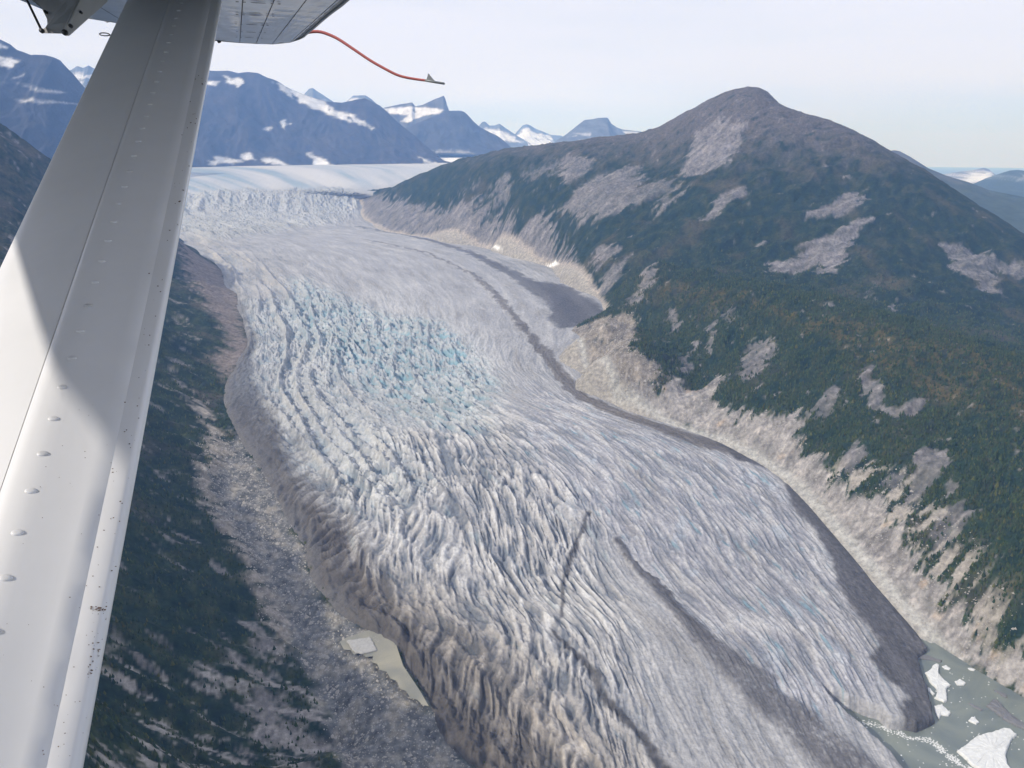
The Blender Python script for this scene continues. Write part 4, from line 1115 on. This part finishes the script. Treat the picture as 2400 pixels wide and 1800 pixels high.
# ------------------------------------------------------------------ aeroplane seen from its window
def paint_mat(name, c, rough=0.35, metal=0.0, nsc=3.0, namt=0.04, coat=0.2, bump=0.0):
    m = bpy.data.materials.new(name); m.use_nodes = True
    n, l = m.node_tree.nodes, m.node_tree.links
    b = n['Principled BSDF']
    tc = n.new('ShaderNodeTexCoord'); t = n.new('ShaderNodeTexNoise')
    t.inputs['Scale'].default_value = nsc; t.inputs['Detail'].default_value = 6; t.inputs['Roughness'].default_value = .7
    cr = n.new('ShaderNodeValToRGB')
    cr.color_ramp.elements[0].position = .25; cr.color_ramp.elements[1].position = .75
    cr.color_ramp.elements[0].color = tuple(v * (1 - namt) for v in c) + (1,)
    cr.color_ramp.elements[1].color = tuple(min(1, v * (1 + namt)) for v in c) + (1,)
    l.new(tc.outputs['Object'], t.inputs['Vector']); l.new(t.outputs['Fac'], cr.inputs['Fac'])
    l.new(cr.outputs[0], b.inputs['Base Color'])
    b.inputs['Roughness'].default_value = rough; b.inputs['Metallic'].default_value = metal
    b.inputs['Coat Weight'].default_value = coat
    if bump:
        bp = n.new('ShaderNodeBump'); bp.inputs['Distance'].default_value = bump
        t2 = n.new('ShaderNodeTexNoise'); t2.inputs['Scale'].default_value = nsc * 12
        l.new(tc.outputs['Object'], t2.inputs['Vector']); l.new(t2.outputs['Fac'], bp.inputs['Height']); l.new(bp.outputs[0], b.inputs['Normal'])
    return m
M_WHITE = paint_mat('white_strut_paint', (.80, .79, .79), 0.42, 0, 2.5, .05)
M_SEAM = paint_mat('strut_seam_sealant', (.5, .49, .48), 0.6)
M_WING = paint_mat('worn_wing_skin', (.60, .60, .66), 0.35, 0.15, 6.0, .16, .3)
M_DARK = paint_mat('dark_fitting', (.03, .03, .035), 0.5)
M_GREY = paint_mat('grey_bracket_paint', (.36, .35, .35), 0.5, 0, 5, .15)
M_RED = paint_mat('red_tube_paint', (.40, .10, .085), 0.4, 0, 8, .15)
M_TIP = paint_mat('weathered_grey_metal', (.17, .18, .18), 0.5, .5, 8, .2)
M_SPECK = paint_mat('dried_bug_splat', (.16, .10, .07), 0.9)

plane = bpy.data.objects.new('aeroplane', None)
plane.location = (0, 0, CAM_H)
col.objects.link(plane)
tag(plane, 'white high wing aeroplane, its lift strut and wing tip seen from the window', 'aeroplane')
PL = Vector(plane.location)

def part(name, verts, faces, mat, parent=plane, smooth_=False, label=None, shared=None):
    """verts are in world metres"""
    me = bpy.data.meshes.new(name)
    me.from_pydata([tuple(Vector(v) - PL) for v in verts], [], faces)
    me.update()
    if smooth_:
        me.polygons.foreach_set('use_smooth', [True] * len(me.polygons))
    me.materials.append(mat)
    o = bpy.data.objects.new(name, me); col.objects.link(o)
    o.parent = parent
    if label: o['label'] = label
    return o

def V3(px, py, dep):
    """point at a distance measured along the lens axis"""
    x = (px - 1200) / FPX; v = (900 - py) / FPX
    return Vector((x * dep, dep * (CP + v * SP), CAM_H + dep * (-SP + v * CP)))
def tube(name, pts, rad, mat, parent=plane, seg=10, label=None):
    vs_, fs = [], []
    pts = [Vector(p) for p in pts]
    for i, p in enumerate(pts):
        d = (pts[min(i + 1, len(pts) - 1)] - pts[max(i - 1, 0)]).normalized()
        a = d.cross(Vector((0, 0, 1)))
        if a.length < 1e-3: a = d.cross(Vector((1, 0, 0)))
        a.normalize(); b = d.cross(a)
        r = rad[i] if hasattr(rad, '__len__') else rad
        for j in range(seg):
            t = 2 * math.pi * j / seg
            vs_.append(p + (a * math.cos(t) + b * math.sin(t)) * r)
    for i in range(len(pts) - 1):
        for j in range(seg):
            fs.append((i * seg + j, i * seg + (j + 1) % seg, (i + 1) * seg + (j + 1) % seg, (i + 1) * seg + j))
    fs.append(tuple(range(seg))[::-1]); fs.append(tuple((len(pts) - 1) * seg + j for j in range(seg)))
    return part(name, vs_, fs, mat, parent, True, label)

# the lift strut: a streamlined tube that runs from the wing down to the cabin
def sdep(py):
    return 1.22 * (662 + 657) / (py + 657)
def sl_(py): return 318 - 19.0 - 0.4730 * py
def sr_(py): return 521 - 0.1813 * py
TOW = Vector((0, -CP, SP))                        # towards the eye along the lens axis
def spt(py, f, lift):
    d = sdep(py)
    return V3(lerp(sl_(py), sr_(py), f), py, d - lift)
# section: share of the chord, height over the chord plane (m)
LAP = 0.0012
sec_lo = [(0.0, 0.0), (0.012, .0045), (0.06, .014), (0.2, .034), (0.33, .048), (0.4385, .0545)]
sec_hi = [(0.4415, .0545 + LAP), (0.5, .0555 + LAP), (0.54, .0545 + LAP), (0.58, .0515 + LAP), (0.62, .0470 + LAP), (0.68, .0400 + LAP), (0.74, .0330 + LAP), (0.80, .0268 + LAP), (0.885, .0190 + LAP)]
sec_le = [(0.887, .0200), (0.92, .0172), (0.955, .0135), (0.982, .0080), (0.995, -.003), (1.0, -.020)]
sec_bk = [(0.99, -.045), (0.9, -.06), (0.6, -.062), (0.3, -.04), (0.05, -.008), (-0.004, -.001)]
rows = np.linspace(-330, 2150, 70)
def loft(name, sec, mat, closed=False):
    n = len(sec); vs_, fs = [], []
    for py in rows:
        for f, h in sec: vs_.append(spt(py, f, h))
    for i in range(len(rows) - 1):
        for j in range(n - (0 if closed else 1)):
            a_, b_ = i * n + j, i * n + (j + 1) % n
            fs.append((a_, a_ + n, b_ + n, b_))
    return part(name, vs_, fs, mat, strut, True)
strut = bpy.data.objects.new('lift_strut', None); col.objects.link(strut); strut.parent = plane
strut['label'] = 'white streamlined lift strut with a line of rivets'
loft('rear_skin', sec_lo, M_WHITE)
loft('front_skin', [(0.4415, .0540)] + sec_hi + [(0.8852, .0201)], M_WHITE)
loft('leading_edge', [(0.8852, .0201)] + sec_le + sec_bk + [(0.0, 0.0)], M_WHITE)
# rivets
RV_ = [(-17, 1480), (13, 1355), (41, 1249), (72, 1151), (100, 1064), (125, 982), (146, 908), (169, 840), (189, 777), (207, 717), (223, 662), (239, 612), (253, 564), (267, 520),
       (278, 477), (292, 438), (304, 401), (314, 366), (324, 332), (334, 301), (343, 272), (352, 244), (359, 217), (367, 192), (375, 168), (382, 144), (389, 122),
       (395, 100), (401, 81), (408, 61), (413, 43), (419, 25), (425, 8), (430, -9)]
def sheight(f):
    s = sec_lo + sec_hi + sec_le
    return float(np.interp(f, [a for a, b in s], [b for a, b in s]))
rmesh = None
for i, (x, y) in enumerate(RV_):
    f = (x - sl_(y)) / (sr_(y) - sl_(y))
    c = spt(y, f, sheight(f) - 0.0003)
    if rmesh is None:
        bm = bmesh.new()
        rings = [(1.0, 0.0), (0.97, .18), (0.80, .32), (0.5, .40), (0.22, .43)]
        prev = None
        for r_, h_ in rings:
            vv = [bm.verts.new((r_ * math.cos(t * math.pi / 8), r_ * math.sin(t * math.pi / 8), h_)) for t in range(16)]
            if prev:
                for j in range(16): bm.faces.new((prev[j], prev[(j + 1) % 16], vv[(j + 1) % 16], vv[j]))
            prev = vv
        bm.faces.new(prev)
        for fc in bm.faces: fc.smooth = True
        rmesh = bpy.data.meshes.new('rivet'); bm.to_mesh(rmesh); bm.free(); rmesh.materials.append(M_WHITE)
    # normal of the skin at this rivet
    p1 = spt(y, f + .02, sheight(f + .02)) - spt(y, f - .02, sheight(f - .02)); p2 = spt(y - 10, f, sheight(f)) - spt(y + 10, f, sheight(f))
    nrm = p1.cross(p2).normalized()
    rad = 14.5 / 2 / FPX * 1.22 * (662 + 657) / (662 + 657) * 1.05
    rv = bpy.data.objects.new('rivet', rmesh); col.objects.link(rv); rv.parent = strut
    xa = (p1 - nrm * p1.dot(nrm)).normalized(); ya = nrm.cross(xa)
    from mathutils import Matrix
    Mx = Matrix((xa, ya, nrm)).transposed().to_4x4()
    Mx.translation = c - PL
    sc_ = Matrix.Diagonal((rad * 1.15, rad * 0.85, rad, 1))
    rv.matrix_local = Mx @ sc_
# bug splats on the forward part of the strut
spv, spf = [], []
spots = []
for _ in range(26):
    spots.append((rng.normal(232, 14), rng.normal(1428, 6), rng.uniform(.6, 2.2)))
for _ in range(110):
    y = rng.uniform(150, 1780); x = lerp(sl_(y), sr_(y), min(.985, rng.normal(.94, .035))); spots.append((x, y, rng.uniform(.5, 1.5)))
for _ in range(18):
    y = rng.uniform(1490, 1580); spots.append((lerp(sl_(y), sr_(y), rng.uniform(.955, .985)), y, rng.uniform(.8, 2.4)))
for _ in range(26):
    y = rng.uniform(900, 1700); spots.append((lerp(sl_(y), sr_(y), rng.uniform(.6, .9)), y, rng.uniform(.5, 1.1)))
for x, y, r_ in spots:
    f = (x - sl_(y)) / (sr_(y) - sl_(y))
    if f > .99: continue
    b0 = len(spv); el = rng.uniform(.5, 2.2)
    for t in range(6):
        xx = x + r_ * el * math.cos(t * math.pi / 3) * rng.uniform(.7, 1.2); yy = y + r_ * math.sin(t * math.pi / 3) * rng.uniform(.7, 1.2)
        ff = (xx - sl_(yy)) / (sr_(yy) - sl_(yy))
        spv.append(spt(yy, ff, sheight(ff) + .0005))
    spf.append(tuple(range(b0, b0 + 6)))
bs = part('bug_splats', spv, spf, M_SPECK, strut); bs['kind'] = 'stuff'

# ---- the wing over the window
dspan = Vector((-0.349, 1.065, 0.069)).normalized()                 # towards the tip
cfwd = Vector((1.065, 0.349, 0.0)).normalized()                     # towards the front edge
wnrm = cfwd.cross(dspan).normalized()                               # up
W0 = Vector(P(600, 104, 6.9))
EYE = Vector((0, 0, CAM_H))
def wp(px, py, off=0.0):
    """sighting on the flat underside of the wing"""
    r = Vector(ray(px, py)); o = W0 + wnrm * off
    t = (o - EYE).dot(wnrm) / r.dot(wnrm)
    return EYE + r * t
def wc(p):
    q = p - W0
    return q.dot(dspan), q.dot(cfwd)
def WP(s, c, h=0.0):
    return W0 + dspan * s + cfwd * c + wnrm * h
wing = bpy.data.objects.new('wing', None); col.objects.link(wing); wing.parent = plane
tip_px = [(115, 29), (150, 36), (200, 44), (288, 58), (390, 77), (494, 96), (550, 101), (600, 104), (640, 105), (680, 101), (700, 95), (711, 90), (722, 80), (735, 70), (752, 55), (770, 40), (786, 28), (800, 18), (815, 5), (830, -8)]
tip = [wc(wp(a, b)) for a, b in tip_px]
te = tip[0]; le = tip[-1]
print('TIP', [(round(a, 2), round(b, 2)) for a, b in tip])
ROOT = -8.2
outline = [(ROOT, te[1])] + tip + [(ROOT, le[1])]
# underside: strips between the seams that run along the span
oc = np.array([c for s_, c in tip]); os_ = np.array([s_ for s_, c in tip])
order = np.argsort(oc); oc, os_ = oc[order], os_[order]
def tip_s(c): return float(np.interp(c, oc, os_))
seam_px = [(566, 40), (626, 40), (687, 40), (746, 40)]
seams = [wc(wp(a, b))[1] for a, b in seam_px]
cuts = [te[1], te[1] + (seams[0] - te[1]) * .32, te[1] + (seams[0] - te[1]) * .66] + seams + [le[1]]
ts_ = np.concatenate([np.linspace(0, 1, 60) ** 1.0])
for i in range(len(cuts) - 1):
    c0, c1 = cuts[i] + .0022, cuts[i + 1] - .0022
    nc = 10; vs_, fs = [], []
    for q in np.linspace(0, 1, nc):
        c = lerp(c0, c1, q); se = tip_s(c)
        for t in ts_:
            s_ = lerp(ROOT, se, t)
            rib = 0.004 * math.cos(s_ * 2 * math.pi / 0.30) * math.sin(math.pi * q)
            curl = 0.05 * max(0, (c - cuts[-2]) / (le[1] - cuts[-2])) ** 2 + .06 * smooth(.12, 0, se - s_) ** 2
            vs_.append(WP(s_, c, rib + curl))
    m_ = len(ts_)
    for a_ in range(nc - 1):
        for b_ in range(m_ - 1):
            fs.append((a_ * m_ + b_, a_ * m_ + b_ + 1, (a_ + 1) * m_ + b_ + 1, (a_ + 1) * m_ + b_))
    part('skin_panel', vs_, fs, M_WING, wing, True)
# upper skin, closes the wing
vs_, fs = [], []
cs = np.linspace(te[1], le[1], 24)
for c in cs:
    x = (c - te[1]) / (le[1] - te[1]); se = tip_s(c)
    th = 0.012 + 0.24 * (x ** .9) * (1 - x) ** .5 * 1.6
    for s_, k_ in ((ROOT, 1), (se - .5, 1), (se - .2, .7), (se - .05, .35), (se, .1)):
        vs_.append(WP(s_, c, .016 + th * k_))
for a_ in range(23):
    for b_ in range(4):
        fs.append((a_ * 5 + b_, (a_ + 1) * 5 + b_, (a_ + 1) * 5 + b_ + 1, a_ * 5 + b_ + 1))
part('upper_skin', vs_, fs, M_WING, wing, True)
# inboard flap, unseen, added to set the wing shadow's edge on the strut
fv = [WP(a_, b_, c_) for a_ in (ROOT, -3.5) for b_, c_ in ((te[1] - .008, 0.0), (te[1] - .26, -.02), (te[1] - .262, -.012), (te[1] - .008, .05))]
part('shadow_flap', fv, [(0, 1, 5, 4), (1, 2, 6, 5), (2, 3, 7, 6), (3, 0, 4, 7), (0, 3, 2, 1), (4, 5, 6, 7)], M_WING, wing)
# dark core behind the seams, and rolled edge
core = [WP(s_, c, .011) for s_, c in [(ROOT, te[1] + .01)] + [(s_ - .01, c) for s_, c in tip] + [(ROOT, le[1] - .01)]]
edge_t = [WP(ROOT, te[1], .01)] + [WP(s_, c, .012) for s_, c in tip] + [WP(ROOT, le[1], .012)]
part('inner_structure', core, [tuple(range(len(core)))], M_DARK, wing)
tube('edge_strip', edge_t, .009, M_TIP, wing, 8)
# inspection openings with their rows of small slots
for (x, y, w_) in ((605, 3, 1.0), (598, 33, .9), (590, 55, .8), (588, 73, .7), (584, 86, .62)):
    c_ = wc(wp(x, y)); vs_, fs = [], []
    for t in range(14):
        vs_.append(WP(c_[0] + .026 * math.sin(t * math.pi / 7), c_[1] + .032 * math.cos(t * math.pi / 7), -.006))
    fs.append(tuple(range(14)))
    o = part('inspection_hole', vs_, fs, M_DARK, wing)
    vs_, fs = [], []
    for k_ in (-3, -2, 2, 3):
        b0 = len(vs_); cc = c_[1] + k_ * .028
        vs_ += [WP(c_[0] - .022, cc - .006, -.006), WP(c_[0] + .022, cc - .006, -.006), WP(c_[0] + .022, cc + .006, -.006), WP(c_[0] - .022, cc + .006, -.006)]
        fs.append((b0, b0 + 1, b0 + 2, b0 + 3))
    part('drain_slots', vs_, fs, M_DARK, wing)['kind'] = 'stuff'
# hinge fitting at the rear of the tip
fx = wp(487, 95)
tube('hinge_fitting', [fx + Vector((0, 0, .05)), fx + Vector((.01, 0, -.02)), fx + Vector((.03, 0, -.05))], [.03, .022, .012], M_DARK, wing)
tube('hinge_fitting', [fx + Vector((.07, 0, .03)), fx + Vector((.09, 0, -.015))], [.02, .012], M_DARK, wing)

# ---- flap hinge bracket
bd = 3.1
def solid(name, pts, deps, thick, mat, parent=plane, label=None):
    """plate with the outline pts, its own distance at every corner"""
    f_ = [V3(x, y, d) for (x, y), d in zip(pts, deps)]
    k_ = [V3(x, y, d) + Vector((0, thick, 0.0)) for (x, y), d in zip(pts, deps)]
    n = len(pts)
    fs = [tuple(range(n)), tuple(range(n, 2 * n))[::-1]] + [(i, i + n, (i + 1) % n + n, (i + 1) % n) for i in range(n)]
    bm = bmesh.new()
    bv = [bm.verts.new(v - PL) for v in f_ + k_]
    for q in fs: bm.faces.new([bv[i] for i in q])
    bmesh.ops.recalc_face_normals(bm, faces=bm.faces)
    me = bpy.data.meshes.new(name); bm.to_mesh(me); bm.free(); me.materials.append(mat)
    o = bpy.data.objects.new(name, me); col.objects.link(o); o.parent = parent
    if label: o['label'] = label
    return o
bracket = bpy.data.objects.new('flap_bracket', None); col.objects.link(bracket); bracket.parent = plane
bracket['label'] = 'grey folded metal bracket hanging under the trailing edge'
solid('inner_plate', [(60, -60), (62, -30), (72, -2), (98, 20), (104, 32), (110, 44), (111, 56), (106, 65), (98, 69), (96, 73), (101, 77), (144, 78), (150, 82), (156, 60), (188, -2), (205, -60)],
      [bd] * 12 + [bd - .03, bd - .08, bd - .08, bd - .08], .012, M_GREY, bracket)
solid('outer_plate', [(205.5, -60), (188.5, -2), (156.5, 60), (150.5, 83), (158, 83), (160, 82), (198, 46), (246, 5), (290, -60)], [bd - .08, bd - .08, bd - .08, bd - .03, bd, bd, bd + .1, bd + .1, bd + .1], .012, M_GREY, bracket)
def spt2(x, y, d): return V3(x, y, d)
tube('push_rod', [V3(50, -22, bd - .02), V3(68, 10, bd - .02), V3(97, 70, bd - .02)], .0045, M_DARK, bracket)
for (x, y, d, r_) in ((107, 28, bd - .012, .006), (98, 72, bd - .02, .009), (152, 76, bd - .05, .011), (190, 29, bd - .03, .005), (166, 61, bd - .1, .007)):
    c_ = V3(x, y, d); tube('bolt', [c_ + TOW * .006, c_ - TOW * .006], r_, M_DARK, bracket, 8)
solid('flap_rib', [(232, -12), (246, 4), (297, 46), (290, 36), (262, 2)], [4.4] * 5, .02, M_GREY, bracket)
solid('flap_rib', [(212, 34), (220, 30), (262, 48), (248, 52)], [4.8] * 4, .02, M_GREY, bracket)
# wire loop behind the strut
lp = []
for t in range(13):
    q = t / 12 * 2 * math.pi
    lp.append(V3(245 + 12 * math.cos(q + 0.0) , 80.5 + 3.4 * math.sin(q) + .8 * math.cos(q), 3.0))
tube('wire_loop', lp, .0022, M_DARK, plane, 6)
tube('wire_tail', [V3(256, 82, 3.0), V3(270, 85, 3.0), V3(290, 89, 3.0)], .003, M_DARK, plane, 6)

# ---- pitot tube on the front edge
pts = [(716, 77), (735, 74), (752, 75), (768, 80), (790, 90), (815, 106), (840, 123), (870, 143), (900, 160), (925, 173), (945, 180), (965, 184), (985, 187), (998, 188.5)]
pp = np.array(pts, float); tt = np.linspace(0, len(pp) - 1, 60)
cx, cy = spline(tt, np.arange(len(pp)), pp[:, 0]), spline(tt, np.arange(len(pp)), pp[:, 1])
pitot = bpy.data.objects.new('pitot_mast', None); col.objects.link(pitot); pitot.parent = plane
pitot['label'] = 'red curved pitot mast with a grey metal tip'
tube('red_tube', [V3(x, y, 6.4) for x, y in zip(cx, cy)], list(np.linspace(.0128, .0095, 60)), M_RED, pitot, 12)
tube('grey_tip', [V3(996, 188.3, 6.4), V3(1020, 192.5, 6.4), V3(1041, 196, 6.4), V3(1042.5, 196.2, 6.4)], [.0098, .0092, .0088, .006], M_TIP, pitot, 12)
solid('fin', [(999, 187), (1002, 179), (1003, 171.5), (1006, 174), (1014, 184), (1020, 190.5)], [6.4] * 6, .006, M_TIP, pitot)
